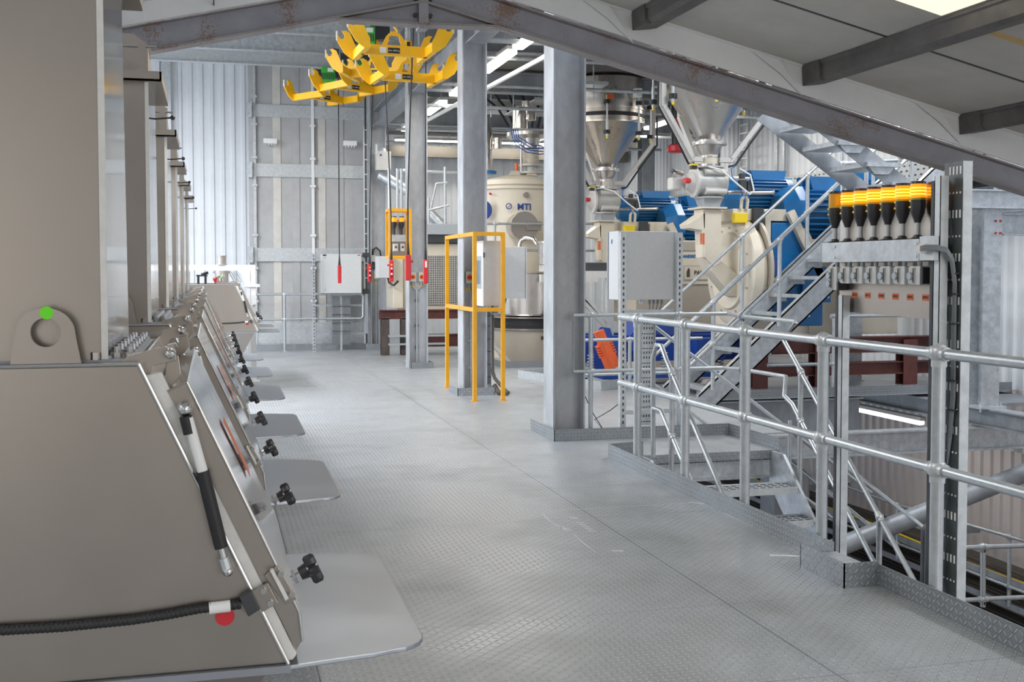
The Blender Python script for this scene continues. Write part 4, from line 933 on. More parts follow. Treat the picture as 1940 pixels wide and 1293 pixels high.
SP = ((1.93, 12.30, 3.83, 0.05, 'topmost yellow lifting beam, nearest the portal apex'),
      (2.33, 13.80, 3.81, 0.10, 'yellow lifting beam whose right end meets the second column'),
      (2.14, 15.30, 4.11, -0.42, 'yellow lifting beam with a long pale front arm, in the middle of the cluster'),
      (2.08, 17.00, 4.17, 0.50, 'dark-labelled yellow lifting beam behind the middle of the cluster'),
      (1.80, 18.45, 4.22, 0.62, 'farthest yellow lifting beam, lowest at the left of the cluster'))
HO = ((1.86, 12.4, 'green'), (2.40, 13.9, 'green'), (1.85, 15.4, 'green'), (1.55, 17.1, 'green'), (1.55, 18.55, 'green'))
for i, (x, y, z, a, lab) in enumerate(SP):
    spreader(lab, x, y, z, a)
    b = thing('chain_hoist', ('first', 'second', 'third', 'fourth', 'fifth')[i] + ' green and black chain hoist counted from the portal frame', 'hoist', (x - 0.1, y, 4.75), 'green chain hoists on the monorails')
    hx = (x - 0.02, x - 0.02, 2.15, 2.20, 1.95)[i]; hz = 4.62
    mb = MB(); mb.box(hx - 0.24, hx - 0.02, y - 0.10, y + 0.10, hz - 0.15, hz + 0.08); mb.build('motor_cover', greenp, b, smooth=False, bevel=0.012)
    mb = MB(); mb.cyl((hx - 0.24, y, hz - 0.05), (hx - 0.34, y, hz - 0.05), 0.10, n=20); mb.build('fan_cowl', plast, b)
    mb = MB()
    for k in range(7): mb.box(hx - 0.235 + k * 0.03, hx - 0.22 + k * 0.03, y - 0.104, y - 0.10, hz - 0.12, hz - 0.02)
    mb.build('fin', dark, b, smooth=False)
    mb = MB(); mb.box(hx - 0.14, hx - 0.05, y - 0.106, y - 0.104, hz - 0.0, hz + 0.06); mb.build('rating_plate', white, b, smooth=False)
    mb = MB(); mb.box(hx - 0.02, hx + 0.18, y - 0.09, y + 0.09, hz - 0.08, hz + 0.10); mb.build('gear_box', plast, b, smooth=False, bevel=0.01)
    mb = MB(); mb.box(hx - 0.06, hx + 0.04, y - 0.09, y - 0.075, hz + 0.08, 4.99); mb.box(hx - 0.06, hx + 0.04, y + 0.075, y + 0.09, hz + 0.08, 4.99)
    for s in (-1, 1): mb.cyl((hx - 0.03, y + s * 0.078, 4.97), (hx - 0.03, y + s * 0.055, 4.97), 0.03, n=14)
    mb.build('trolley', dark, b, smooth=False)
    mb = MB(); chain(mb, x + 0.02, y - 0.02, z + 0.44, hz - 0.08); mb.build('chain', galvl, b)
    mb = MB(); chain(mb, hx + 0.16, y + 0.03, z + 0.15, hz - 0.08, 0.035); mb.build('chain', galvl, b)
# pendant controls
PD = ((2.058, 19.10, 1.243, 1.543, 'red hoist pendant hanging in front of the grey wall cabinet', 0, 4.28, (2.0, 18.55)),
      (2.40, 17.88, 1.27, 1.56, 'red hoist pendant with dark buttons beside the fourth column', 1, 4.25, (2.38, 17.1)),
      (2.392, 15.60, 1.30, 1.60, 'red hoist pendant with white buttons in front of the small amber cage', 1, 4.1, (2.25, 15.4)),
      (2.201, 13.07, 1.339, 1.639, 'large red hoist pendant with a side knob at the third column', 2, 4.3, (2.19, 12.4)),
      (2.596, 14.10, 1.29, 1.594, 'red hoist pendant with a white label, rightmost of the five', 3, 4.3, (2.58, 13.9)))
for x, y, z0, z1, lab, kind, zt, (tx, ty) in PD:
    t = thing('pendant_control', lab, 'remote control', (x, y, z0), 'red pendant controls hanging from the hoists')
    w = 0.030 if kind != 2 else 0.034
    mb = MB(); mb.box(x - w, x + w, y - 0.03, y + 0.03, z0, z1); mb.build('body', red, t, smooth=False, bevel=0.012)
    mb = MB(); mb.lathe([(0.022, z1 - 0.005), (0.020, z1 + 0.03), (0.012, z1 + 0.12), (0.009, z1 + 0.16)], (x, y, 0), 14); mb.build('cable_boot', rubber, t)
    mb = MB(); mb.tube([(x, y, z1 + 0.15), (x, y, z1 + 0.6), (tx * 0.3 + x * 0.7, ty * 0.3 + y * 0.7, z1 + 1.6), (tx, ty, 4.9)], 0.0085, 8); mb.build('cable', rubber, t)
    if kind == 1:
        for k in range(4):
            mb = MB(); mb.cyl((x, y - 0.03, z0 + 0.07 + k * 0.038), (x, y - 0.040, z0 + 0.07 + k * 0.038), 0.013, n=14); mb.build('button', white if k % 2 else plast, t)
        mb = MB(); mb.box(x - 0.012, x + 0.012, y - 0.034, y - 0.03, z0 + 0.225, z0 + 0.245); mb.build('yellow_label', yellowl, t, smooth=False)
        mb = MB(); mb.cyl((x - 0.03, y, z1 - 0.07), (x - 0.055, y, z1 - 0.07), 0.013, n=12); mb.build('stop_knob', red, t)
    if kind == 2:
        mb = MB(); mb.cyl((x + 0.034, y, z1 - 0.08), (x + 0.06, y, z1 - 0.08), 0.013, n=12); mb.build('stop_knob', red, t)
    if kind in (0, 3):
        mb = MB(); mb.box(x - 0.013, x + 0.013, y - 0.0345, y - 0.031, z1 - 0.10, z1 - 0.02); mb.build('label', white if kind == 3 else red, t, smooth=False)

# ================================================================ CABINETS, SWITCHES, GUARDS
def sub_of(parent, mb, nm, m, **k):
    q = mb.build(nm, m, None, **k); loc = Vector(q.location); w = Vector((0, 0, 0)); p = parent
    while p is not None: w += p.location; p = p.parent
    q.parent = parent; q.location = loc - w; return q
# amber guard frame round the operator cabinet
gf = thing('guard_frame', 'tall amber painted guard frame around the operator cabinet', 'guard', (2.97, 12.9, 0))
for x, y in ((2.815, 12.27), (3.14, 12.27), (2.815, 13.80)):
    mb = MB(); mb.box(x - 0.022, x + 0.022, y, y + 0.045, 0.008, 1.884); mb.build('post', orangey, gf, smooth=False, bevel=0.003)
    mb = MB(); mb.box(x - 0.035, x + 0.035, y - 0.015, y + 0.06, 0, 0.008); mb.build('foot_plate', orangey, gf, smooth=False)
for z in (1.862, 1.02):
    mb = MB(); mb.box(2.838, 3.118, 12.272, 12.313, z - 0.022, z + 0.022); mb.build('rail', orangey, gf, smooth=False)
    mb = MB(); mb.box(2.795, 2.835, 12.315, 13.80, z - 0.022, z + 0.022); mb.build('rail', orangey, gf, smooth=False)
    mb = MB(); mb.cyl((2.795, 13.0, z), (2.790, 13.0, z), 0.012, n=10); mb.build('screw', bolt, gf)
oc = thing('operator_cabinet', 'pale operator cabinet with a touch screen behind the amber guard', 'cabinet', (3.02, 12.65, 1.06))
mb = MB(); mb.box(2.945, 3.155, 12.36, 12.88, 1.06, 1.79); mb.build('body', greyw, oc, smooth=False, bevel=0.004)
mb = MB(); mb.box(2.925, 2.943, 12.36, 12.885, 1.055, 1.79); mb.build('door', white, oc, smooth=False, bevel=0.003)
mb = MB(); mb.box(2.919, 2.925, 12.42, 12.82, 1.25, 1.62); sc_ = mb.build('screen_frame', greyb, oc, smooth=False, bevel=0.003)
sub_of(sc_, MB().box(2.9175, 2.919, 12.46, 12.76, 1.30, 1.57), 'screen', screen, smooth=False)
mb = MB(); mb.box(2.932, 2.944, 12.352, 12.36, 1.60, 1.66); mb.build('hinge', dark, oc, smooth=False)
mb = MB(); mb.box(2.936, 2.960, 12.345, 12.36, 1.655, 1.70); mb.build('latch', galvl, oc, smooth=False)
jc = thing('junction_cabinet', 'light grey cabinet to the right of the operator cabinet', 'cabinet', (3.37, 13.0, 1.12))
mb = MB(); mb.box(3.17, 3.58, 12.95, 13.2, 1.125, 1.735); mb.build('body', greyp, jc, smooth=False, bevel=0.004)
mb = MB(); mb.box(3.585, 3.60, 12.95, 13.2, 1.125, 1.735); mb.build('door', greyp, jc, smooth=False, bevel=0.002)
mb = MB(); mb.cyl((3.24, 13.05, 1.735), (3.24, 13.05, 1.775), 0.035, n=16); mb.build('orange_lamp', orange, jc)
# cable riser on the right flange of the second column
cr = thing('cable_riser', 'narrow vertical cable riser with black ties on the second column', 'cable tray', (3.15, 12.98, 0.1))
mb = MB(); mb.box(3.115, 3.165, 12.96, 12.965, 0.1, 1.0); mb.box(3.160, 3.166, 12.94, 12.965, 0.1, 1.0); mb.build('tray', galvl, cr, smooth=False)
for k in range(4): 
    mb = MB(); mb.tube([(3.122 + k * 0.009, 12.945, 0.12), (3.122 + k * 0.009, 12.945, 1.04)], 0.004, 6); mb.build('cable', cableg, cr)
mb = MB()
for z in (0.2, 0.35, 0.5, 0.65, 0.8, 0.92): mb.box(3.115, 3.160, 12.938, 12.953, z, z + 0.006)
mb.build('cable_tie', rubber, cr, smooth=False)
mb = MB(); mb.tube([(3.19, 12.99, 1.05), (3.185, 12.98, 0.6), (3.18, 12.95, 0.27), (3.20, 12.92, 0.19), (3.29, 12.80, 0.06), (3.32, 12.74, 0.03)], 0.022, 10); mb.tube([(3.20, 12.93, 0.1), (3.22, 12.82, 0.03), (3.32, 12.76, 0.025)], 0.03, 10)
tag(mb.build('suction_hose', hose), 'grey brown hose sagging to the floor behind the amber guard', 'hose')
mb = MB(); mb.tube([(3.13, 12.93, 0.98), (3.20, 12.93, 0.93), (3.30, 12.95, 0.95), (3.36, 13.0, 1.12)], 0.010, 8); tag(mb.build('cable_loop', cableg), 'grey cable looping below the two cabinets', 'cable')
# small amber cage with beacons beside the third column
sg = thing('beacon_cage', 'small amber cage around two beacons beside the third column', 'guard', (2.63, 16.6, 1.65))
X0, X1, Y0, Y1_, Z0, Z1 = 2.50, 2.80, 16.42, 16.72, 1.63, 2.355
for x in (X0, X1):
    for y in (Y0, Y1_):
        mb = MB(); mb.box(x - 0.018, x + 0.018, y - 0.018, y + 0.018, Z0, Z1); mb.build('post', orangey, sg, smooth=False)
for z in (Z0 + 0.02, Z1 - 0.02):
    for y in (Y0, Y1_):
        mb = MB(); mb.box(X0 + 0.018, X1 - 0.018, y - 0.018, y + 0.018, z - 0.022, z + 0.022); mb.build('rail', orangey, sg, smooth=False)
    for x in (X0, X1):
        mb = MB(); mb.box(x - 0.018, x + 0.018, Y0 + 0.018, Y1_ - 0.018, z - 0.022, z + 0.022); mb.build('rail', orangey, sg, smooth=False)
for x, lab in ((2.59, 'left'), (2.70, 'right')):
    b = thing('beacon_light', 'lit amber beacon inside the small amber cage, %s one' % lab, 'beacon', (x, 16.58, 1.98), 'beacons in the small amber cage')
    mb = MB(); mb.lathe([(0.014, 1.98), (0.014, 2.06), (0.035, 2.12), (0.038, 2.17)], (x, 16.58, 0), 20); mb.build('body', plast, b)
    mb = MB(); mb.lathe([(0.038, 2.17), (0.038, 2.235)], (x, 16.58, 0), 20); mb.build('lens', amber, b)
    mb = MB(); mb.lathe([(0.038, 2.235), (0.036, 2.25)], (x, 16.58, 0), 20); mb.build('cap', plast, b)
t = thing('metal_trunking', 'short metal trunking inside the small amber cage', 'trunking', (2.65, 16.58, 1.68))
mb = MB(); mb.box(2.54, 2.76, 16.56, 16.66, 1.88, 1.98); mb.build('box', galvl, t, smooth=False)
mb = MB(); mb.box(2.54, 2.77, 16.66, 16.67, 1.66, 2.20); mb.build('back_plate', steel, t, smooth=False)
for x in (2.61, 2.71):
    mb = MB(); mb.box(x - 0.03, x + 0.03, 16.56, 16.655, 1.74, 1.85); mb.build('control_box', greyp, t, smooth=False); mb = MB(); mb.cyl((x, 16.56, 1.80), (x, 16.55, 1.80), 0.015); mb.build('button', plast, t)
# rotary isolators on the column webs
def isolator(x, y, z, lab, grp='red and yellow rotary isolators on the columns', conduit=None, s=1.0):
    t = thing('rotary_isolator', lab, 'switch', (x, y, z - 0.05), grp)
    mb = MB(); mb.box(x - 0.042 * s, x + 0.042 * s, y - 0.05, y, z - 0.07 * s, z + 0.07 * s); mb.build('box', greyw, t, smooth=False, bevel=0.004)
    mb = MB(); mb.box(x - 0.034 * s, x + 0.034 * s, y - 0.052, y - 0.05, z - 0.034 * s, z + 0.034 * s); mb.build('yellow_plate', yellowl, t, smooth=False)
    mb = MB(); mb.cyl((x, y - 0.052, z), (x, y - 0.064, z), 0.027 * s, n=20); mb.box(x - 0.007, x + 0.007, y - 0.078, y - 0.064, z - 0.025, z + 0.025); mb.build('rotary_knob', red, t)
    mb = MB(); mb.box(x - 0.035, x + 0.035, y - 0.004, y - 0.002, z - 0.155, z - 0.125); mb.build('yellow_tag', yellowl, t, smooth=False)
    mb = MB(); mb.cyl((x, y - 0.025, z - 0.07 * s), (x, y - 0.025, z - 0.115), 0.012); mb.build('gland', galvl, t)
    if conduit:
        mb = MB(); mb.tube([(x, y - 0.025, z - 0.10), (x, y - 0.025, z - 0.14), (conduit, y - 0.03, z - 0.19), (conduit, y - 0.03, 0.08)], 0.011, 10)
        for zz in (1.0, 0.62, 0.3): mb.box(conduit - 0.03, conduit + 0.03, y - 0.022, y, zz, zz + 0.02)
        mb.build('conduit', galvl, t)
isolator(2.915, 13.05, 1.375, 'rotary isolator on the second column beside the operator cabinet', conduit=2.935)
isolator(2.90, 16.83, 1.36, 'left rotary isolator on the third column', conduit=2.955)
isolator(3.03, 16.83, 1.36, 'right rotary isolator on the third column', conduit=2.96)
isolator(2.93, 20.98, 1.37, 'rotary isolator on the column at the perforated wall', conduit=2.93)
t = thing('switch_box', 'small grey and black switch above the isolator on the far column', 'switch', (2.87, 20.95, 1.5))
mb = MB(); mb.box(2.82, 2.92, 20.92, 20.99, 1.62, 1.74); mb.build('box', greyp, t, smooth=False)
mb = MB(); mb.box(2.83, 2.91, 20.93, 20.99, 1.48, 1.60); mb.build('lower_box', dark, t, smooth=False)
mb = MB(); mb.cyl((2.86, 20.93, 1.53), (2.86, 20.91, 1.53), 0.02); mb.build('blue_button', blue, t)
mb = MB(); mb.tube([(2.87, 20.95, 1.74), (2.87, 20.93, 1.84), (2.93, 20.92, 1.88), (3.0, 20.93, 1.82), (3.02, 20.95, 1.7)], 0.014, 8); mb.build('cable', rubber, t)
# wall cabinet at the back with its cable drop
wc = thing('wall_cabinet', 'light grey wall cabinet in front of the perforated wall', 'cabinet', (2.27, 20.7, 1.04))
mb = MB(); mb.box(1.905, 2.62, 20.66, 20.88, 1.045, 1.755); mb.build('body', greyp, wc, smooth=False, bevel=0.006)
mb = MB(); mb.box(1.905, 2.62, 20.64, 20.657, 1.045, 1.755); dr = mb.build('door', greyp, wc, smooth=False, bevel=0.004)
for z in (1.11, 1.69): mb = MB(); mb.cyl((1.96, 20.64, z), (1.96, 20.63, z), 0.014, n=12); sub_of(dr, mb, 'lock', galv)
sub_of(dr, MB().box(1.925, 1.99, 20.637, 20.64, 1.72, 1.745), 'black_label', blackink, smooth=False)
sub_of(dr, MB().box(2.55, 2.60, 20.637, 20.64, 1.725, 1.74), 'red_label', red, smooth=False)
for i in range(10):
    mb = MB(); x = 2.08 + i * 0.045; mb.cyl((x, 20.76, 1.045), (x, 20.76, 0.99), 0.014, n=8); mb.build('cable_gland', greyb, wc)
cb = thing('cable_bundle', 'two ribbons of grey cables dropping from the wall cabinet to the floor', 'cable', (2.27, 20.75, 0))
for g in (0, 1):
    for k in range(8):
        x0 = 2.10 + g * 0.19 + k * 0.018; mb = MB(); mb.tube([(x0, 20.76, 1.0), (x0 + 0.01, 20.76, 0.8), (x0 + 0.01, 20.77, 0.4), (x0, 20.78, 0.1)], 0.008, 6); mb.build('cable', cableg, cb)
mb = MB(); mb.rect((2.265, 20.80, 0), (2.265, 20.80, 0.98), 0.035, 0.03); mb.build('tray_rail', galvl, cb, smooth=False)
for z in (0.35, 0.5, 0.65, 0.8): mb = MB(); mb.box(2.09, 2.43, 20.745, 20.752, z, z + 0.007); mb.build('cable_tie', rubber, cb, smooth=False)
unistrut('slotted upright post left of the wall cabinet, standing on the floor', 1.75, 20.5, 0, 1.76, 0.05, '-y', galv, True, 0.06)
for z, l in ((1.72, 'behind the top of'), (1.03, 'under'), (0.82, 'below'), (0.30, 'far below')):
    mb = MB(); mb.rect((1.75, 20.91, z), (2.68, 20.91, z), 0.03, 0.035); tag(mb.build('slotted_rail', galv, smooth=False), 'horizontal slotted rail %s the wall cabinet' % l, 'rail')
vt = thing('vertical_cable_duct', 'slim vertical duct with clips left of the far column', 'cable duct', (2.74, 20.85, 0.3))
mb = MB(); mb.box(2.715, 2.745, 20.80, 20.84, 0.12, 5.0); mb.build('duct', dark, vt, smooth=False)
mb = MB(); mb.box(2.685, 2.712, 20.80, 20.83, 0.12, 4.1); mb.build('channel', galvl, vt, smooth=False)
for k in range(14): mb = MB(); z = 0.5 + k * 0.27; mb.box(2.70, 2.76, 20.785, 20.80, z, z + 0.02); mb.build('clip', galvl, vt, smooth=False)
mb = MB(); mb.box(2.69, 2.75, 20.76, 20.80, 0.30, 1.05); mb.build('cover', greyb, vt, smooth=False)
mb = MB(); mb.box(2.66, 2.78, 20.75, 20.80, 1.70, 1.78); mb.box(2.66, 2.77, 20.75, 20.80, 1.03, 1.12); mb.build('clamp', dark, vt, smooth=False)
for x, lab in ((1.04, 'left'), (2.48, 'right')):
    t = thing('flood_light', 'small white flood light on the upper perforated wall, %s one' % lab, 'lamp', (x, 21.1, 3.78), 'white flood lights on the perforated wall')
    mb = MB(); mb.box(x - 0.12, x + 0.12, 21.02, 21.16, 3.75, 3.84); mb.build('housing', whitep, t, smooth=False, bevel=0.006)
    for k in range(4): mb = MB(); mb.cyl((x - 0.08 + k * 0.053, 21.05, 3.75), (x - 0.08 + k * 0.053, 21.05, 3.72), 0.018, n=10); mb.build('gland', galvl, t)
t = thing('motor_box', 'pale grey box with a domed top on the far column head', 'box', (3.02, 20.7, 3.3))
mb = MB(); mb.box(2.90, 3.17, 20.62, 20.8, 3.28, 3.62); mb.build('box', greyw, t, smooth=False, bevel=0.01)
mb = MB(); mb.sph((3.02, 20.72, 3.62), 0.08, 14); mb.build('dome', greyb, t); mb = MB(); mb.box(2.88, 2.92, 20.6, 20.8, 3.55, 3.75); mb.build('bracket', galvl, t, smooth=False)
mb = MB(); mb.cyl((2.98, 20.617, 3.55), (2.98, 20.612, 3.55), 0.02); mb.build('blue_label', navy, t)
t = thing('grey_cabinet', 'grey side cabinet behind the pendants, left of the third column', 'cabinet', (2.9, 19.6, 1.3))
mb = MB(); mb.box(2.74, 3.00, 19.3, 19.7, 1.33, 1.70); mb.build('body', greyp, t, smooth=False, bevel=0.005); mb = MB(); mb.tube([(2.92, 19.4, 1.33), (2.93, 19.35, 1.25), (3.0, 19.3, 1.20), (3.08, 19.3, 1.28)], 0.02, 8); mb.build('cable', rubber, t)

# cabinet on slotted posts behind the landing
gc = thing('rear_view_cabinet', 'large grey cabinet seen from behind on two slotted posts by the landing', 'cabinet', (3.8, 9.8, 1.19))
mb = MB(); mb.box(3.535, 4.10, 9.64, 9.90, 1.19, 1.812); mb.build('body', greyp, gc, smooth=False, bevel=0.006)
mb = MB(); mb.box(3.525, 4.09, 9.905, 9.925, 1.19, 1.812); mb.build('door', greyb, gc, smooth=False, bevel=0.004)
mb = MB(); mb.box(3.533, 3.535, 9.80, 9.83, 1.70, 1.74); mb.build('blue_label', blueink, gc, smooth=False)
mb = MB(); mb.cyl((3.80, 9.75, 1.19), (3.80, 9.75, 1.15), 0.022)
mb.build('cable_gland', galvl, gc)
for i, x in enumerate((3.88, 3.92, 3.96, 4.0)): mb = MB(); mb.cyl((x, 9.75, 1.19), (x, 9.75, 1.15), 0.012, n=10); mb.tube([(x, 9.75, 1.15), (x - 0.02 * i, 9.76, 1.0), (3.86, 9.8, 0.7 + 0.1 * i)], 0.006, 6); mb.build('cable', cableg, gc)
unistrut('slotted post under the left side of the rear view cabinet', 3.56, 9.60, 0, 1.80, 0.055, '-y', galvl, True, 0.055)
unistrut('slotted post under the right side of the rear view cabinet', 4.10, 9.60, 0, 1.80, 0.055, '-y', galvl, True, 0.055)
for z, l in ((0.17, 'low slotted crosspiece between the cabinet posts'), (1.08, 'upper slotted crosspiece just under the rear view cabinet')):
    mb = MB(); mb.rect((3.56, 9.648, z), (4.10, 9.648, z), 0.04, 0.04); o = tag(mb.build('slotted_rail', galvl, smooth=False), l, 'rail')
pt = thing('perforated_tray', 'upright perforated cable tray between the cabinet posts', 'cable tray', (3.86, 9.75, 0))
mb = MB(); mb.box(3.78, 3.93, 9.75, 9.755, 0.03, 1.05); mb.box(3.78, 3.785, 9.72, 9.755, 0.03, 1.05); mb.box(3.925, 3.93, 9.72, 9.755, 0.03, 1.05); mb.mark()
for k in range(22):
    for j in range(5):
        x = 3.797 + j * 0.026; z = 0.06 + k * 0.045
        if k % 3: mb.box(x, x + 0.010, 9.748, 9.7502, z, z + 0.022)
        else: mb.box(x, x + 0.018, 9.748, 9.7502, z, z + 0.008)
mb.build('tray', [galvl, dark], pt, smooth=False)
mb = MB(); mb.tube([(3.20, 9.6, 0.35), (3.27, 9.55, 0.18), (3.36, 9.5, 0.02), (3.30, 9.6, 0.12), (3.45, 9.6, 0.20), (3.62, 9.7, 0.28)], 0.004, 6); tag(mb.build('loose_cable', rubber), 'thin black loose cable curling near the floor beside the loop rail', 'cable')
mb = MB(); mb.tube([(3.97, 9.5, 0.50), (4.03, 9.5, 0.53), (4.05, 9.5, 0.58), (4.05, 9.5, 0.98), (4.02, 9.5, 1.04), (3.70, 9.5, 1.05)], 0.016, 10); tag(mb.build('bent_tube', pipe), 'bent galvanised tube in front of the perforated tray', 'tube')

# ================================================================ LUMINAIRES
def tube_light(p0, p1, lab, grp, power=10, w=0.15):
    p0 = Vector(p0); p1 = Vector(p1); c = (p0 + p1) / 2; t = thing('tube_light', lab, 'lamp', c, grp)
    mb = MB(); mb.rect(p0 + V(0, 0, 0.05), p1 + V(0, 0, 0.05), w, 0.05); mb.build('housing', greyw, t, smooth=False, bevel=0.01)
    mb = MB(); d = (p1 - p0).normalized(); mb.rect(p0 + d * 0.03, p1 - d * 0.03, w * 0.9, 0.055); mb.build('diffuser', tube_on, t, smooth=False, bevel=0.015)
    for k in (0.15, 0.85): q = p0.lerp(p1, k); mb = MB(); mb.box(q.x - 0.006, q.x + 0.006, q.y - 0.006, q.y + 0.006, q.z + 0.07, q.z + (0.37 if q.z > 3.5 else 0.14)); mb.build('hanger', galvl, t, smooth=False)
    l = bpy.data.lights.new('tube_lamp', 'AREA'); l.shape = 'RECTANGLE'; l.size = 0.1; l.size_y = (p1 - p0).length; l.energy = power; l.color = (1.0, 0.94, 0.84)
    o = bpy.data.objects.new('tube_lamp', l); COL.objects.link(o); o.location = c - V(0, 0, 0.045); o.parent = None
    o.rotation_euler = (0, 0, 0) if abs(d.y) > 0.7 else (0, 0, PI / 2)
    return t
for i, y in enumerate((13.05, 14.35, 16.45, 18.65, 21.0)):
    tube_light((3.6, y - 0.75 if i else y - 0.35, 4.15), (3.6, y + 0.75 if i else y + 0.35, 4.15), 'lit tube light under the dark soffit, %s in the row' % ('nearest', 'second', 'third', 'fourth', 'farthest')[i], 'tube lights running away under the soffit', 26)
for i, x in enumerate((4.6, 6.2, 7.8)):
    tube_light((x - 0.72, 24.8, 4.3), (x + 0.72, 24.8, 4.3), 'lit tube light across the end wall, %s' % ('left one', 'middle one', 'right one')[i], 'tube lights across the end wall', 9)
tube_light((8.2, 13.2, -0.37), (8.2, 11.8, -0.37), 'lit tube light under the longitudinal beam, at lower right', None, 7, 0.09)
# tube lights added to brighten the aisle, the side wall and the end wall
for x, y, z, r in ((0.6, 4.4, 3.1, 30), (8.0, 13.6, 4.15, 40), (8.0, 16.6, 4.15, 40), (8.0, 19.6, 4.15, 40), (6.5, 22.6, 4.15, 50)):
    tube_light((x, y - 0.72, z), (x, y + 0.72, z), 'added tube light hanging %s' % {4.4: 'over the aisle in front of the portal', 13.6: 'beside the side wall, nearest the stair', 16.6: 'beside the side wall, above the nearer mill', 19.6: 'beside the side wall, above the farther mill', 22.6: 'under the soffit near the end wall'}[y], None, r)
mb = MB(); mb.cyl((3.3, 18.8, 3.85), (3.95, 12.9, 4.05), 0.03, n=14); tag(mb.build('sloping_pipe', whitep), 'long pale pipe running away below the soffit between the columns', 'pipe')
mb = MB(); mb.box(3.1, 9.4, 25.0, 25.2, 3.98, 4.22); tag(mb.build('tan_beam', mat('tan_steel', (0.16, 0.145, 0.125), 0, 0.6, 0.1, 4), smooth=False), 'tan beam across the end wall behind the tube lights', 'beam')
mb = MB(); mb.box(3.0, 3.06, 24.0, 24.06, 0, 3.9); tag(mb.build('wall_conduit', galv, smooth=False), 'thin conduit on the end wall beside the far column', 'conduit')

# ================================================================ MIXER GROUP
mx = thing('mixer', 'tall cream mixer vessel with a blue maker name below its rim', 'mixer', (5.05, 18.7, 0))
cx, cy = 5.05, 18.8
mb = MB(); mb.lathe([(0.62, 0.0), (0.73, 1.2), (0.73, 2.88), (0.76, 2.88), (0.76, 2.93), (0.74, 2.95), (0.62, 2.98), (0.30, 3.06), (0.0, 3.06)], (cx, cy, 0), 56); mb.build('vessel', cream, mx)
mb = MB(); mb.lathe([(0.745, 2.80), (0.765, 2.81), (0.765, 2.85), (0.745, 2.86)], (cx, cy, 0), 56); mb.build('rim_ring', cream, mx)
tx = text('MTI', 0.145, (4.975, cy - 0.742, 2.50), (PI / 2, 0, -0.05), navy, mx, bold=0.004)
mb = MB(); mb.lathe([(0.052, -0.004), (0.052, 0.004), (0.038, 0.004), (0.038, -0.004), (0.052, -0.004)], (4.715, cy - 0.735, 2.51), 24, (0, 1, 0), False); mb.build('logo_ring', navy, mx)
mb = MB(); mb.cyl((4.685, cy - 0.738, 2.475), (4.75, cy - 0.738, 2.54), 0.006, n=6); mb.build('logo_bar', navy, mx)
mb = MB(); mb.cyl((5.0, cy - 0.70, 2.70), (5.0, cy - 0.80, 2.70), 0.045); mb.build('sight_port', steel, mx)
mb = MB(); mb.cyl((4.90, cy - 0.65, 2.18), (4.92, cy - 0.93, 2.18), 0.22, n=32); mb.build('inspection_door', silver, mx)
mb = MB(); mb.cyl((4.92, cy - 0.93, 2.18), (4.92, cy - 0.97, 2.18), 0.235, n=32); mb.box(4.94, 5.18, cy - 1.06, cy - 0.96, 2.11, 2.25); mb.build('door_rim', steel, mx, bevel=0.005)
mb = MB(); mb.cyl((4.30, cy - 0.5, 2.45), (4.30, cy - 0.58, 2.45), 0.17, n=28); mb.build('blue_flange', navy, mx)
for a in (0.6, 1.7, -0.4): mb = MB(); mb.prism([(cx - 0.10 + a * 0.3, 3.06), (cx + 0.10 + a * 0.3, 3.06), (cx + 0.06 + a * 0.3, 3.13), (cx - 0.06 + a * 0.3, 3.13)], cy - 0.3, cy - 0.29, 'y'); mb.build('lifting_lug', cream, mx, smooth=False)
mb = MB(); mb.cyl((4.47, cy - 0.5, 2.72), (4.43, cy - 0.6, 2.72), 0.02); mb.build('red_valve', red, mx)
fl = thing('filter_stack', 'slim grey filter cylinder standing on the mixer, left of its inlet', 'filter', (4.50, 18.6, 3.1))
mb = MB(); mb.lathe([(0.10, 3.13), (0.095, 3.80), (0.06, 3.92), (0.06, 4.02)], (4.50, 18.7, 0), 24); mb.build('body', silver, fl)
mb = MB(); mb.lathe([(0.16, 3.08), (0.16, 3.13), (0.12, 3.14)], (4.50, 18.7, 0), 24); mb.build('blue_flange', blue, fl)
mb = MB(); mb.lathe([(0.07, 3.50), (0.07, 3.68), (0.05, 3.69)], (4.66, 18.6, 0), 18); mb.build('pot', silver, fl)
inl = thing('mixer_inlet', 'stack of flanges and a ribbed cream sleeve on top of the mixer', 'inlet', (5.28, 18.7, 3.1))
ix, iy = 5.27, 18.7
mb = MB(); mb.lathe([(0.10, 3.08), (0.24, 3.10), (0.24, 3.13), (0.12, 3.14), (0.12, 3.22), (0.22, 3.23), (0.22, 3.26)], (ix, iy, 0), 28); mb.build('lower_flange', greyv, inl)
mb = MB(); mb.lathe([(0.13 + 0.008 * (i % 2), 3.27 + i * 0.014) for i in range(18)], (ix, iy, 0), 28); mb.build('ribbed_sleeve', cream, inl)
mb = MB(); mb.lathe([(0.14, 3.52), (0.19, 3.53), (0.19, 3.58), (0.14, 3.60), (0.16, 3.70), (0.26, 3.72), (0.42, 3.73), (0.42, 3.79)], (ix, iy, 0), 28); mb.build('upper_pan', silver, inl)
mb = MB(); mb.cyl((ix - 0.20, iy - 0.1, 3.13), (ix - 0.20, iy - 0.1, 3.62), 0.02); mb.build('rod', bolt, inl)
mb = MB(); mb.cyl((ix - 0.28, iy - 0.1, 3.15), (ix - 0.28, iy - 0.1, 3.27), 0.03); mb.build('orange_valve', orange, inl)
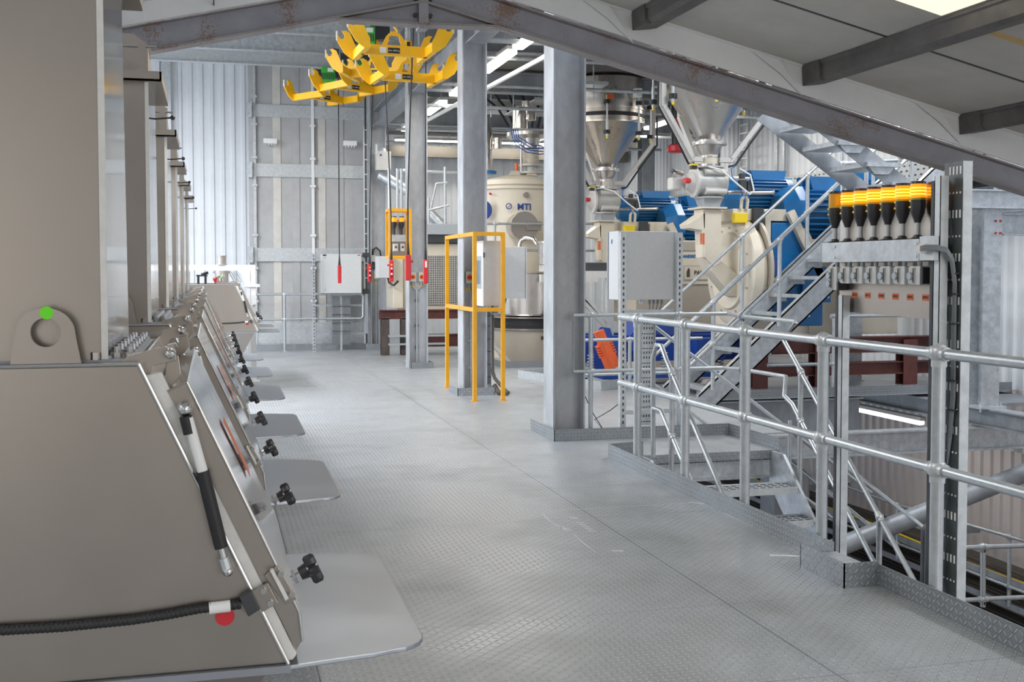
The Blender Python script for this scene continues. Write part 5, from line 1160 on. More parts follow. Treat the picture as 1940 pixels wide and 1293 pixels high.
for k, w in enumerate(('outermost', 'second', 'third', 'innermost')):
    e = 0.035 * k
    mb = MB(); mb.tube([(4.72 + e, 17.95, 3.80), (4.73 + e, 17.9, 3.62), (4.80 + e, 17.9, 3.48 + e), (4.98 + e, 17.9, 3.38 + e), (5.22, 17.95, 3.36 + e * 1.4), (5.5, 18.0, 3.42 + e * 0.6 * (-1) ** k)], 0.009, 6)
    tag(mb.build('air_hose', bluet), '%s of the blue air hoses looping left of the mixer inlet' % w, 'hose', 'blue air hoses at the mixer inlet')
eq = thing('ceiling_equipment', 'cluster of grey pots, brackets and conduit trays under the soffit above the mixer', 'equipment', (5.0, 18.5, 4.0))
for i, (x, z, r, h) in enumerate(((4.78, 3.72, 0.12, 0.34), (4.92, 3.86, 0.12, 0.3), (5.25, 4.0, 0.10, 0.3))): mb = MB(); mb.cyl((x, 17.6, z), (x, 17.6, z + h), r, n=20); mb.build('pot', silver, eq)
for x0, x1, y, z in ((4.7, 5.5, 17.8, 4.02), (4.9, 5.6, 17.2, 4.12), (4.4, 5.6, 18.3, 4.10), (5.2, 5.7, 16.0, 4.2)): mb = MB(); mb.box(x0, x1, y, y + 0.5, z, z + 0.02); mb.box(x0, x1, y - 0.01, y, z, z + 0.05); mb.build('tray', galvl, eq, smooth=False)
for x, y in ((4.75, 17.9), (5.4, 17.9), (5.1, 17.3), (5.5, 16.1), (4.5, 18.4)): mb = MB(); mb.cyl((x, y, 4.0), (x, y, 4.5), 0.012, n=8); mb.build('drop_rod', galvl, eq)
for k in range(7): mb = MB(); mb.tube([(4.2 + 0.25 * k, 18.2, 4.42), (4.35 + 0.22 * k, 18.1, 4.25 - 0.03 * k), (4.6 + 0.15 * k, 18.3, 4.12), (4.8 + 0.1 * k, 18.4, 3.85)], 0.022, 6); mb.build('cable', rubber, eq)
mb = MB(); mb.cyl((5.35, 17.9, 4.16), (5.35, 17.9, 4.24), 0.12, n=6); mb.build('yellow_valve', yellowl, eq)
for y, z in ((14.2, 4.18), (16.0, 4.12), (17.2, 3.98), (20.2, 3.98), (22.5, 4.0)):
    mb = MB(); mb.cyl((3.2, y, z), (9.2, y, z), 0.028, n=10); tag(mb.build('service_pipe', galv), 'thin grey service pipe under the soffit, %s' % {14.2: 'nearest', 16.0: 'second', 17.2: 'third', 20.2: 'fourth', 22.5: 'farthest'}[y], 'pipe')
handrail('galvanised double rail in front of the mixer vessel', [((4.36, 17.6, 1.2), (4.36, 17.6, 2.22)), ((5.5, 17.6, 1.2), (5.5, 17.6, 2.0))], [[(4.2, 17.6, 2.20), (6.2, 17.6, 2.22)], [(4.3, 17.6, 1.78), (6.2, 17.6, 1.78)]], r=0.02, ball=0.032, feet=False)
dv = thing('stainless_drum', 'tall stainless drum with a black ring over a beige cone before the mixer', 'vessel', (4.93, 17.2, 0))
dx, dy = 4.95, 17.35
mb = MB(); mb.lathe([(0.66, 0.76), (0.64, 0.78), (0.64, 1.40), (0.66, 1.42)], (dx, dy, 0), 48); mb.build('shell', silver, dv)
mb = MB(); mb.lathe([(0.72, 0.72), (0.72, 0.74), (0.64, 0.74)], (dx, dy, 0), 48, caps=False); mb.lathe([(0.72, 0.54), (0.72, 0.56), (0.64, 0.56)], (dx, dy, 0), 48, caps=False); mb.build('clamp_ring', steel, dv)
mb = MB(); mb.lathe([(0.66, 0.56), (0.66, 0.60), (0.665, 0.60), (0.665, 0.64), (0.66, 0.64), (0.66, 0.72)], (dx, dy, 0), 48); mb.build('seal', rubber, dv)
mb = MB(); mb.lathe([(0.52, -0.02), (0.67, 0.40), (0.67, 0.54)], (dx, dy, 0), 48); mb.build('cone', creamd, dv)
mb = MB(); mb.box(dx - 0.1, dx + 0.7, dy - 0.95, dy - 0.6, 1.44, 1.54); mb.box(dx - 0.15, dx + 0.75, dy - 0.90, dy - 0.78, 1.28, 1.40); mb.build('support_plate', greyw, dv, smooth=False)
for a in (-0.05, 0.25):
    x = dx + a; y = dy - 0.73
    mb = MB(); mb.cyl((x, y, 0.74), (x, y, 0.79), 0.055, n=18); mb.cyl((x, y, 0.40), (x, y, 0.45), 0.055, n=18); mb.build('isolator_foot', rubber, dv)
    mb = MB(); mb.cyl((x, y, 0.36), (x, y, 0.83), 0.014, n=8); mb.build('rod', bolt, dv)
    mb = MB(); mb.cyl((x, y, 0.83), (x, y, 0.855), 0.016, n=10); mb.cyl((x, y, 0.335), (x, y, 0.36), 0.016, n=10); mb.build('yellow_cap', yellowl, dv)
mb = MB(); mb.box(dx + 0.12, dx + 0.34, dy - 0.88, dy - 0.70, 0.36, 0.68); mb.build('sensor_box', steel, dv, smooth=False, bevel=0.01)
mb = MB(); mb.box(dx + 0.34, dx + 0.44, dy - 0.86, dy - 0.72, 0.34, 0.66); mb.build('vibrator', dark, dv, smooth=False, bevel=0.01)
mb = MB(); mb.box(dx + 0.33, dx + 0.43, dy - 0.86, dy - 0.74, 0.66, 0.74); mb.box(dx + 0.33, dx + 0.43, dy - 0.86, dy - 0.74, 0.26, 0.34); mb.build('red_block', red, dv, smooth=False)
sv = thing('stainless_pot', 'small lidded stainless pot with a black handle behind the junction cabinet', 'pot', (5.0, 16.4, 1.38))
mb = MB(); mb.lathe([(0.21, 1.55), (0.21, 1.87), (0.24, 1.87), (0.24, 1.90), (0.0, 1.92)], (5.02, 16.65, 0), 36); mb.build('body', silver, sv)
mb = MB(); mb.tube([(4.90, 16.48, 1.62), (4.90, 16.42, 1.64), (4.90, 16.42, 1.76), (4.90, 16.48, 1.78)], 0.012, 8); mb.build('handle', plast, sv)
mb = MB(); mb.tube([(4.66, 17.2, 1.40), (4.66, 17.2, 1.86), (4.69, 17.2, 1.93), (4.76, 17.15, 1.97), (4.86, 17.1, 1.95), (4.90, 17.05, 1.86)], 0.035, 14); tag(mb.build('steel_elbow', silver), 'stainless pipe elbow beside the small pot', 'pipe')
kick([(4.16, 18.1), (4.16, 16.35), (5.9, 16.35)], 0, 0.10, 'kick plate around the floor opening of the stainless drum')
pl = thing('floor_plinth', 'angled galvanised upstand box on the floor between the columns', 'upstand', (4.4, 14, 0))
mb = MB()
for a, b in (((3.98, 14.75), (4.55, 13.0)), ((3.98, 14.75), (5.0, 14.95)), ((4.55, 13.0), (5.3, 13.3))):
    A = V(*a, 0.001); B = V(*b, 0.001); d = (B - A).normalized(); n = V(-d.y, d.x, 0) * 0.008; U = V(0, 0, 0.11)
    mb.ring_loft([[A, B, B + n, A + n], [A + U, B + U, B + n + U, A + n + U]])
mb.build('upstand', galvl, pl, smooth=False)
mb = MB(); mb.prism([(3.99, 14.74), (4.56, 13.02), (5.28, 13.32), (5.0, 14.92)], 0.002, 0.006, 'z'); mb.build('base', greyb, pl, smooth=False)
mb = MB(); mb.box(4.35, 4.75, 14.1, 14.35, 0.03, 0.05); o = tag(mb.build('blue_board', blueink, smooth=False), 'small blue board lying in the upstand box', 'board')
mb = MB(); mb.box(4.30, 4.7, 14.4, 14.6, 0.055, 0.07); tag(mb.build('tan_board', strip, smooth=False), 'small tan board lying in the upstand box', 'board')
# grey support leg left of the drum
mb = MB(); mb.box(3.70, 3.86, 16.3, 16.46, 0, 1.15); tag(mb.build('square_post', greyw, smooth=False), 'pale square post behind the amber guard, left of the stainless drum', 'post')
mb = MB(); mb.rect((3.85, 16.5, 0.55), (4.35, 16.55, 0.05), 0.07, 0.05); tag(mb.build('support_brace', greyw, smooth=False), 'pale diagonal brace beside the pale square post', 'brace')
# grey frame right of the near column
gfm = thing('grey_stand', 'light grey steel stand just right of the near column', 'stand', (4.9, 14.2, 0))
for x in (4.62, 5.10): mb = MB(); mb.box(x - 0.045, x + 0.045, 14.2, 14.29, 0, 1.44); mb.build('leg', greyv, gfm, smooth=False)
mb = MB(); mb.box(4.57, 5.15, 14.2, 14.29, 1.36, 1.45); mb.build('beam', greyw, gfm, smooth=False)
mb = MB(); mb.box(4.57, 5.13, 14.25, 14.33, 1.45, 1.56); mb.build('dark_block', dark, gfm, smooth=False)
for s in (0, 1): mb = MB(); mb.rect((4.65 + 0.05 * s, 14.26, 1.2 - 0.1 * s), (5.08, 14.26, 0.78 - 0.1 * s), 0.06, 0.06); mb.build('brace', greyv, gfm, smooth=False)

# cream screening machine in the middle distance
sm = thing('screening_machine', 'cream machine with a dark mesh front between the third and second columns', 'machine', (3.7, 19.6, 0.6))
mb = MB(); mb.box(3.02, 3.20, 19.5, 20.3, 0.80, 1.80); mb.build('end_casing', cream, sm, smooth=False, bevel=0.01)
mb = MB(); mb.box(3.22, 4.9, 19.6, 20.3, 0.72, 1.92); mb.build('casing', cream, sm, smooth=False, bevel=0.01)
mb = MB(); mb.box(3.50, 4.8, 19.585, 19.60, 0.85, 1.72); mb.mark()
for k in range(33): x = 3.50 + k * 0.04; mb.box(x, x + 0.006, 19.578, 19.585, 0.85, 1.72)
for k in range(22): z = 0.85 + k * 0.04; mb.box(3.50, 4.8, 19.576, 19.584, z, z + 0.006)
mb.build('mesh_panel', [strip, dark], sm, smooth=False)
mb = MB(); mb.box(3.25, 4.9, 19.5, 20.3, 1.94, 2.08); mb.build('lower_hood', dark, sm, smooth=False)
mb = MB(); mb.box(3.2, 4.95, 19.45, 20.35, 2.08, 2.27); mb.build('upper_hood', greyb, sm, smooth=False, bevel=0.01)
mb = MB(); mb.tube([(3.0, 20.8, 3.2), (3.45, 20.5, 2.9), (4.05, 20.2, 2.25)], 0.10, 18); tag(mb.build('sloping_duct', galv), 'thick grey duct sloping down behind the third column', 'duct')
handrail('small galvanised rails on top of the cream mesh machine', [((3.72, 19.9, 2.27), (3.72, 19.9, 2.75)), ((4.02, 19.9, 2.27), (4.02, 19.9, 3.3))], [[(3.4, 19.9, 2.35), (3.42, 19.9, 2.45), (4.1, 19.9, 2.62)], [(3.76, 19.9, 2.55), (3.86, 19.9, 3.0), (4.05, 19.9, 3.02)]], r=0.022, ball=0.03, feet=False)
mb = MB(); mb.cyl((3.25, 20.2, 3.24), (4.5, 20.2, 3.22), 0.03); tag(mb.build('horizontal_tube', galvl), 'pale horizontal tube high behind the third column', 'tube')
for x in (2.52, 2.64, 2.70): mb = MB(); mb.cyl((x, 16.6, 2.358), (x, 16.6, 2.95), 0.022); tag(mb.build('riser_pipe', pipe), 'galvanised riser pipe above the small amber cage, %s' % {2.52: 'left', 2.64: 'middle', 2.70: 'right'}[x], 'pipe', None)
of = thing('oxide_frame', 'dark red oxide steel frame under the cream mesh machine', 'frame', (3.8, 19.4, 0))
for x in (2.86, 3.20, 4.9): mb = MB(); mb.hsec((x, 19.4, 0), (x, 19.4, 0.66), 0.14, 0.14, up=(0, 1, 0)); mb.build('leg', brownd, of, smooth=False)
mb = MB(); mb.hsec((2.76, 19.4, 0.70), (5.0, 19.4, 0.70), 0.14, 0.16); mb.build('beam', brown, of, smooth=False)
mb = MB(); mb.hsec((3.25, 19.8, 0.22), (5.0, 19.8, 0.22), 0.14, 0.22); mb.build('beam', brown, of, smooth=False)
for z in (0.18, 0.32): mb = MB(); mb.box(2.9, 3.9, 19.2, 19.3, z, z + 0.03); mb.build('rung', greyb, of, smooth=False)

# ================================================================ HOPPERS AND MILLS
def hopper(hx, hy, lab, up):
    t = thing('weigh_hopper', lab, 'hopper', (hx, hy, 3.0))
    c = (hx, hy, 0)
    mb = MB(); mb.lathe([(0.14, 3.06), (0.14, 3.09), (0.60, 3.74), (0.62, 3.75), (0.62, 3.77), (0.60, 3.77)], c, 64); mb.build('cone', silver, t)
    mb = MB(); mb.lathe([(0.60, 3.96), (0.62, 3.96), (0.62, 3.98), (0.60, 3.98), (0.59, up)], c, 64); mb.build('drum', silver, t)
    mb = MB(); mb.lathe([(0.605, 3.77), (0.605, 3.81), (0.595, 3.81), (0.595, 3.82), (0.605, 3.82), (0.605, 3.84)], c, 64); mb.lathe([(0.605, 3.90), (0.605, 3.96)], c, 64); mb.build('clamp_band', steel, t)
    mb = MB(); mb.lathe([(0.60, 3.84), (0.61, 3.85), (0.61, 3.89), (0.60, 3.90)], c, 64); mb.build('seal', rubber, t)
    mb = MB(); mb.lathe([(0.14, 3.04), (0.22, 3.04), (0.22, 3.055), (0.14, 3.06)], c, 40); mb.lathe([(0.10, 2.89), (0.14, 2.95), (0.17, 3.038), (0.22, 3.038), (0.22, 3.025), (0.165, 3.02), (0.10, 2.90)], c, 40, caps=False); mb.build('outlet_flange', silver, t)
    for k in range(12):
        a = 2 * PI * k / 12; mb = MB(); mb.cyl((hx + 0.20 * math.cos(a), hy + 0.20 * math.sin(a), 3.02), (hx + 0.20 * math.cos(a), hy + 0.20 * math.sin(a), 3.07), 0.011, n=6); mb.build('flange_bolt', bolt, t)
    mb = MB(); mb.lathe([(0.107, 2.76), (0.107, 2.91)], c, 32); mb.build('sleeve', cream, t)
    mb = MB(); mb.lathe([(0.110, 2.76), (0.110, 2.79)], c, 32); mb.lathe([(0.110, 2.865), (0.110, 2.885)], c, 32); mb.build('hose_clip', bolt, t)
    for k in range(8):
        a = math.radians(-108 + 45 * k); x = hx + 0.70 * math.cos(a); y = hy + 0.70 * math.sin(a)
        for z in (3.54, 4.0): mb = MB(); mb.cyl((x, y, z), (x, y, z + 0.055), 0.052, n=18); mb.build('isolator_foot', rubber, t)
        mb = MB(); mb.cyl((x, y, 3.50), (x, y, 3.76), 0.020, n=10); mb.cyl((x, y, 3.76), (x, y, 4.10), 0.014, n=10); mb.cyl((x, y, 3.76), (hx + 0.6 * math.cos(a), hy + 0.6 * math.sin(a), 3.76), 0.02, n=8); mb.build('rod', galvl, t)
        mb = MB(); mb.cyl((x, y, 3.465), (x, y, 3.50), 0.017, n=10); mb.cyl((x, y, 4.10), (x, y, 4.13), 0.017, n=10); mb.build('yellow_cap', yellowl, t)
    for a in (math.radians(-162), math.radians(-8), math.radians(95)):
        dx, dy = math.cos(a), math.sin(a); P = lambda r, z: V(hx + dx * r, hy + dy * r, z)
        w = 0.075
        for j, (p, q) in enumerate(((P(0.76, up - 0.25), P(0.76, 3.45)), (P(0.76, 3.47), P(0.28, 2.84)), (P(0.30, 2.84), P(0.13, 2.84)))):
            mb = MB(); mb.rect(p, q, w, 0.06, (0, 0, 1) if j else (dy, -dx, 0)); mb.build('arm', greyw, t, smooth=False, bevel=0.004)
        mb = MB(); mb.tube([P(0.83, 3.9), P(0.83, 3.45), P(0.55, 3.08), P(0.34, 2.78), P(0.25, 2.76)], 0.014, 8); mb.build('cable', rubber, t)
    # rotary valve
    v = thing('rotary_valve', ('nearer' if hy < 15 else 'farther') + ' grey rotary valve with a red cap, under its steel hopper', 'valve', (hx, hy, 2.35))
    mb = MB(); mb.lathe([(0.19, 2.36), (0.19, 2.375), (0.13, 2.38), (0.11, 2.42)], c, 36); mb.lathe([(0.12, 2.70), (0.14, 2.735), (0.19, 2.74), (0.19, 2.755)], c, 36); mb.build('flange', greyv, v)
    mb = MB(); mb.cyl((hx - 0.20, hy, 2.56), (hx + 0.20, hy, 2.56), 0.165, n=32); mb.box(hx - 0.12, hx + 0.14, hy - 0.15, hy + 0.15, 2.40, 2.72); mb.build('housing', greyv, v, bevel=0.01)
    mb = MB(); mb.lathe([(0.19, 0), (0.19, 0.03), (0.14, 0.04), (0.10, 0.10), (0.09, 0.13)], (hx - 0.19, hy, 2.56), 30, (-1, 0, 0)); mb.build('end_cover', greyw, v)
    for s in (0.085, -0.085): mb = MB(); mb.cyl((hx - 0.12, hy - 0.17, 2.56 + s * 1.4), (hx + 0.16, hy - 0.17, 2.56 + s * 1.4), 0.035, n=14); mb.build('pneumatic_cylinder', greyw, v)
    mb = MB(); mb.cyl((hx - 0.30, hy - 0.08, 2.57), (hx - 0.38, hy - 0.11, 2.57), 0.034, n=14); mb.build('red_cap', red, v)
    mb = MB(); mb.box(hx - 0.50, hx - 0.36, hy - 0.02, hy + 0.16, 2.46, 2.62); mb.build('gear_motor', greyw, v, smooth=False, bevel=0.02)
    mb = MB(); mb.cyl((hx - 0.36, hy, 2.66), (hx - 0.50, hy - 0.1, 2.68), 0.025); mb.build('handle_shaft', steel, v)
    star_knob(v, (hx - 0.50, hy - 0.1, 2.68), (-0.8, -0.5, 0.1), 'star_handle')
    mb = MB(); mb.box(hx - 0.34, hx - 0.27, hy - 0.25, hy - 0.18, 2.70, 2.77); mb.build('sensor', plast, v, smooth=False); mb = MB(); mb.box(hx - 0.345, hx - 0.265, hy - 0.255, hy - 0.175, 2.745, 2.765); mb.build('sensor_band', yellowl, v, smooth=False)
    mb = MB(); mb.tube([(hx - 0.10, hy - 0.2, 2.74), (hx + 0.05, hy - 0.25, 2.70), (hx + 0.25, hy - 0.3, 2.52), (hx + 0.42, hy - 0.3, 2.40), (hx + 0.47, hy - 0.3, 2.45), (hx + 0.42, hy - 0.3, 2.64), (hx + 0.30, hy - 0.25, 2.72)], 0.011, 8); mb.build('white_hose', white, v)
    mb = MB(); mb.tube([(hx + 0.28, hy - 0.2, 2.76), (hx + 0.19, hy - 0.24, 2.72), (hx + 0.19, hy - 0.26, 2.62), (hx + 0.27, hy - 0.26, 2.53), (hx + 0.34, hy - 0.26, 2.38), (hx + 0.42, hy - 0.26, 2.40), (hx + 0.44, hy - 0.26, 2.5)], 0.008, 8); mb.build('blue_hose', bluet, v)
    mb = MB(); mb.box(hx + 0.30, hx + 0.38, hy - 0.28, hy - 0.2, 2.46, 2.58); mb.box(hx + 0.40, hx + 0.46, hy - 0.28, hy - 0.2, 2.44, 2.56); mb.box(hx + 0.31, hx + 0.36, hy - 0.28, hy - 0.2, 2.60, 2.66); mb.build('solenoid', dark, v, smooth=False)
    mb = MB(); mb.cyl((hx + 0.2, hy, 2.62), (hx + 0.55, hy, 2.62), 0.025, n=12); mb.cyl((hx + 0.2, hy - 0.12, 2.43), (hx + 0.82, hy - 0.12, 2.44), 0.022, n=12); mb.cyl((hx + 0.82, hy - 0.12, 2.44), (hx + 0.83, hy - 0.12, 2.44), 0.03, n=12); mb.build('slide_rod', silver, v)
    mb = MB(); mb.ring_loft([[V(hx + a * 0.13, hy + b * 0.13, 2.36) for a, b in ((-1, -1), (1, -1), (1, 1), (-1, 1))], [V(hx + a * 0.10, hy + b * 0.10, 2.24) for a, b in ((-1, -1), (1, -1), (1, 1), (-1, 1))]]); mb.build('transition', greyb, v, smooth=False)
    return t
hopper(6.04, 13.2, 'nearer steel weigh hopper, half hidden by the portal rafter', 4.4)
hopper(6.05, 17.1, 'farther steel weigh hopper, just right of the near column', 4.45)
mb = MB(); mb.box(5.82, 5.93, 16.40, 16.41, 4.05, 4.14); tag(mb.build('orange_tag', tagor, smooth=False), 'orange number tag on the drum of the farther hopper', 'label')
t = thing('sensor_box', 'white sensor box on the drum of the farther hopper', 'sensor', (6.3, 16.5, 4.1)); mb = MB(); mb.box(6.27, 6.38, 16.36, 16.50, 4.10, 4.24); mb.build('box', white, t, smooth=False, bevel=0.01); mb = MB(); mb.cyl((6.28, 16.5, 4.16), (6.28, 16.58, 4.16), 0.07, n=16); mb.build('port', steel, t)
for z, l in ((3.45, 'lower'), (3.85, 'upper')):
    mb = MB(); mb.lathe([(0.12, z - 0.15), (0.15, z - 0.13), (0.15, z - 0.05), (0.12, z - 0.03)], (7.05, 16.6, 0), 24); tag(mb.build('red_pipe_coupling', red), 'red pipe coupling between the two hoppers, %s one' % l, 'coupling')
mb = MB(); mb.cyl((7.05, 16.6, 3.42), (7.05, 16.6, 3.72), 0.09, n=20); mb.cyl((7.05, 16.6, 3.82), (7.05, 16.6, 4.5), 0.09, n=20); tag(mb.build('black_pipe', plast), 'black vertical pipe carrying the red couplings', 'pipe')

def motor(t, x, y, z, r, L, nm='motor', box=True):
    """horizontal electric motor: bevelled fan cowl towards -X, ribbed body, terminal box"""
    m0 = MB(); n = 8
    ring = lambda xx, rr, s=1: [V(xx, y + rr * math.cos(PI / 8 + 2 * PI * k / 8), z + rr * s * math.sin(PI / 8 + 2 * PI * k / 8)) for k in range(8)]
    m0.ring_loft([ring(x, r * 0.70), ring(x + L * 0.16, r * 1.06), ring(x + L * 0.30, r * 1.06)])
    body = m0.build(nm, blue, t, smooth=False, bevel=0.008)
    sub_of(body, MB().cyl((x - 0.001, y, z), (x - 0.006, y, z), r * 0.60, n=28), 'fan_grille', blueg)
    sub_of(body, MB().cyl((x + L * 0.30, y, z), (x + L * 0.92, y, z), r * 0.86, n=28), 'stator', blueg)
    mb = MB()
    for k in range(26):
        a = PI * 2 * k / 26; d = V(0, math.cos(a), math.sin(a)); p = V(x + L * 0.30, y, z) + d * r * 0.93; q = p + V(L * 0.60, 0, 0)
        mb.rect(p, q, 0.012, r * 0.16, d)
    sub_of(body, mb, 'cooling_fins', blue, smooth=False)
    sub_of(body, MB().cyl((x + L * 0.90, y, z), (x + L, y, z), r * 1.0, n=28), 'end_shield', blue)
    if box: sub_of(body, MB().ring_loft([[V(x + L * 0.42, y - r * 0.55, z + r * 0.85), V(x + L * 0.88, y - r * 0.55, z + r * 0.85), V(x + L * 0.88, y + r * 0.55, z + r * 0.85), V(x + L * 0.42, y + r * 0.55, z + r * 0.85)], [V(x + L * 0.38, y - r * 0.5, z + r * 1.35), V(x + L * 0.92, y - r * 0.5, z + r * 1.35), V(x + L * 0.92, y + r * 0.5, z + r * 1.35), V(x + L * 0.38, y + r * 0.5, z + r * 1.35)]]), 'terminal_box', blue, smooth=False)
    mb = MB(); mb.tube([(x + L * 0.34, y - 0.03, z + r * 0.95), (x + L * 0.34, y - 0.035, z + r * 1.17), (x + L * 0.34, y + 0.035, z + r * 1.17), (x + L * 0.34, y + 0.03, z + r * 0.95)], 0.014, 8); sub_of(body, mb, 'lifting_eye', blue)
    return body
def mill(oy, lab, full=True):
    t = thing('rotor_mill', lab, 'mill', (6.4, 13.2 + oy, 0))
    Y = 13.0 + oy
    # inlet chute
    mb = MB(); mb.box(5.84, 6.20, Y - 0.20, Y + 0.20, 2.225, 2.245); mb.build('chute_flange', cream, t, smooth=False)
    mb = MB(); mb.prism([(5.90, 2.22), (6.15, 2.22), (6.15, 1.55), (6.05, 1.50), (5.93, 1.62)], Y - 0.14, Y + 0.14, 'y'); mb.build('chute', cream, t, smooth=False, bevel=0.004)
    mb = MB(); mb.prism([(5.93, 2.18), (5.93, 1.95), (5.72, 1.98), (5.70, 2.03)], Y - 0.14, Y + 0.14, 'y'); mb.build('side_spout', cream, t, smooth=False, bevel=0.004)
    mb = MB(); mb.box(5.885, 5.932, Y - 0.155, Y - 0.06, 1.62, 1.98); mb.build('chute_door', cream, t, smooth=False, bevel=0.003)
    mb = MB(); mb.box(5.882, 5.886, Y - 0.155, Y - 0.10, 1.78, 1.92); mb.box(5.89, 5.915, Y - 0.158, Y - 0.155, 1.78, 1.92); mb.build('orange_label', tagor, t, smooth=False)
    mb = MB(); mb.prism([(5.93, 1.62), (6.15, 1.58), (6.39, 1.40), (6.39, 1.12), (6.30, 1.14), (6.02, 1.45)], Y - 0.13, Y + 0.13, 'y'); mb.build('lower_chute', cream, t, smooth=False, bevel=0.004)
    # drum with its stepped face
    cy = Y + 0.15; cz = 1.45
    mb = MB(); mb.lathe([(0.66, 0), (0.69, 0.02), (0.69, 0.14), (0.62, 0.15), (0.62, 0.30)], (6.40, cy, cz), 56, (1, 0, 0)); mb.build('drum', cream, t)
    mb = MB(); mb.lathe([(0.50, 0.001), (0.48, -0.03), (0.0, -0.035)][::-1], (6.40, cy, cz), 40, (1, 0, 0)); mb.build('drum_door', cream, t)
    mb = MB()
    mb.tube([(6.40, cy - 0.40, cz + 0.30), (6.33, cy - 0.42, cz + 0.26), (6.33, cy - 0.42, cz - 0.10), (6.40, cy - 0.40, cz - 0.16)], 0.014, 8); mb.build('door_handle', cream, t)
    for k in range(16): a = 2 * PI * k / 16; mb = MB(); mb.cyl((6.385, cy + 0.55 * math.cos(a), cz + 0.55 * math.sin(a)), (6.402, cy + 0.55 * math.cos(a), cz + 0.55 * math.sin(a)), 0.014, n=6); mb.build('drum_bolt', bolt, t)
    mb = MB(); mb.box(6.42, 6.80, Y - 0.25, Y + 0.7, 0.62, 1.05); mb.build('lower_casing', cream, t, smooth=False, bevel=0.01)
    mb = MB(); mb.lathe([(0.72, 0), (0.72, 0.04), (0.63, 0.05), (0.63, 0.0)], (6.62, cy, cz), 56, (1, 0, 0)); mb.build('flange_ring', creamd, t)
    mb = MB(); mb.box(6.72, 6.80, Y - 0.20, Y + 0.8, 0.62, 2.20); mb.build('frame_plate', cream, t, smooth=False, bevel=0.008)
    mb = MB(); mb.box(6.30, 7.25, Y - 0.15, Y + 0.7, 2.08, 2.23); mb.build('motor_bed', cream, t, smooth=False, bevel=0.008)
    mb = MB(); mb.box(6.28, 6.45, Y - 0.26, Y - 0.15, 2.05, 2.17); mb.build('yellow_guard', yellowl, t, smooth=False, bevel=0.006)
    mb = MB(); mb.box(6.55, 6.68, Y - 0.24, Y - 0.16, 1.98, 2.24); mb.build('control_box', dark, t, smooth=False)
    mb = MB(); mb.tube([(6.40, Y - 0.17, 2.23), (6.40, Y - 0.19, 2.34), (6.44, Y - 0.19, 2.40), (6.48, Y - 0.19, 2.34), (6.48, Y - 0.17, 2.23)], 0.022, 8); mb.build('lifting_eye', cream, t)
    mb = MB(); mb.prism([(6.56, 1.84), (6.68, 1.84), (6.62, 1.95)], Y - 0.255 + 0.15, Y - 0.25 + 0.15, 'y'); mb.build('warning_triangle', yellowl, t, smooth=False)
    for zz, hh in ((1.35, 0.30), (0.98, 0.12), (1.60, 0.10)): mb = MB(); mb.box(6.62, 6.74, Y - 0.30, Y - 0.22, zz, zz + hh); mb.build('latch_block', cream, t, smooth=False, bevel=0.004)
    mb = MB(); mb.tube([(6.66, Y - 0.24, 2.0), (6.76, Y - 0.27, 1.7), (6.80, Y - 0.27, 1.3), (6.74, Y - 0.27, 0.98)], 0.035, 8); mb.build('black_hose', rubber, t)
    # blue belt guard
    mb = MB(); mb.prism([(6.82, 2.06), (7.15, 2.06), (7.38, 1.55), (7.55, 1.45), (7.55, 0.75), (6.82, 0.75)], Y - 0.18, Y + 0.5, 'y'); mb.build('belt_guard', blue, t, smooth=False, bevel=0.01)
    mb = MB(); mb.box(7.22, 7.62, Y - 0.26, Y - 0.02, 1.05, 1.50); mb.build('guard_door', blue, t, smooth=False, bevel=0.01)
    mb = MB(); mb.box(6.70, 6.86, Y - 0.26, Y - 0.18, 1.42, 1.62); mb.build('hinge_box', navy, t, smooth=False)
    mb = MB(); mb.rect((7.05, Y - 0.22, 2.2), (7.50, Y - 0.22, 1.35), 0.08, 0.10); mb.build('strut', cream, t, smooth=False); mb = MB(); mb.rect((7.20, Y - 0.16, 2.16), (7.60, Y - 0.16, 1.40), 0.05, 0.05); mb.build('strut', creamd, t, smooth=False)
    mb = MB(); mb.box(7.66, 9.0, Y + 0.36, Y + 1.0, 0.60, 1.78); mb.build('rear_casing', cream, t, smooth=False, bevel=0.01)
    motor(t, 6.42, Y + 0.45, 2.45, 0.23, 0.95, 'upper_motor')
    motor(t, 7.02, Y + 0.08, 2.20, 0.34, 0.98, 'main_motor')
    mb = MB(); mb.box(7.25, 8.0, Y - 0.05, Y + 0.5, 1.74, 1.86); mb.build('motor_shelf', cream, t, smooth=False)
    motor(t, 7.95, Y + 0.6, 2.45, 0.28, 0.9, 'rear_motor')
    # oxide base frame
    for x in (6.50, 7.35, 8.6): mb = MB(); mb.hsec((x, Y - 0.45 if oy < 1 else Y - 0.2, 0), (x, Y - 0.45 if oy < 1 else Y - 0.2, 0.58), 0.20, 0.18, up=(0, 1, 0)); mb.build('base_leg', brown, t, smooth=False)
    yb = Y - 0.45 if oy < 1 else Y - 0.2
    mb = MB(); mb.hsec((6.38, yb, 0.52), (9.0, yb, 0.52), 0.16, 0.20); mb.build('base_beam', brown, t, smooth=False)
    mb = MB(); mb.hsec((6.6, yb, 0.22), (9.0, yb, 0.22), 0.14, 0.16); mb.build('base_beam', brown, t, smooth=False)
    return t
mill(0.2, 'nearer cream rotor mill with blue motors behind the rising stair')
mill(4.1, 'farther cream rotor mill with blue motors behind the rear view cabinet')
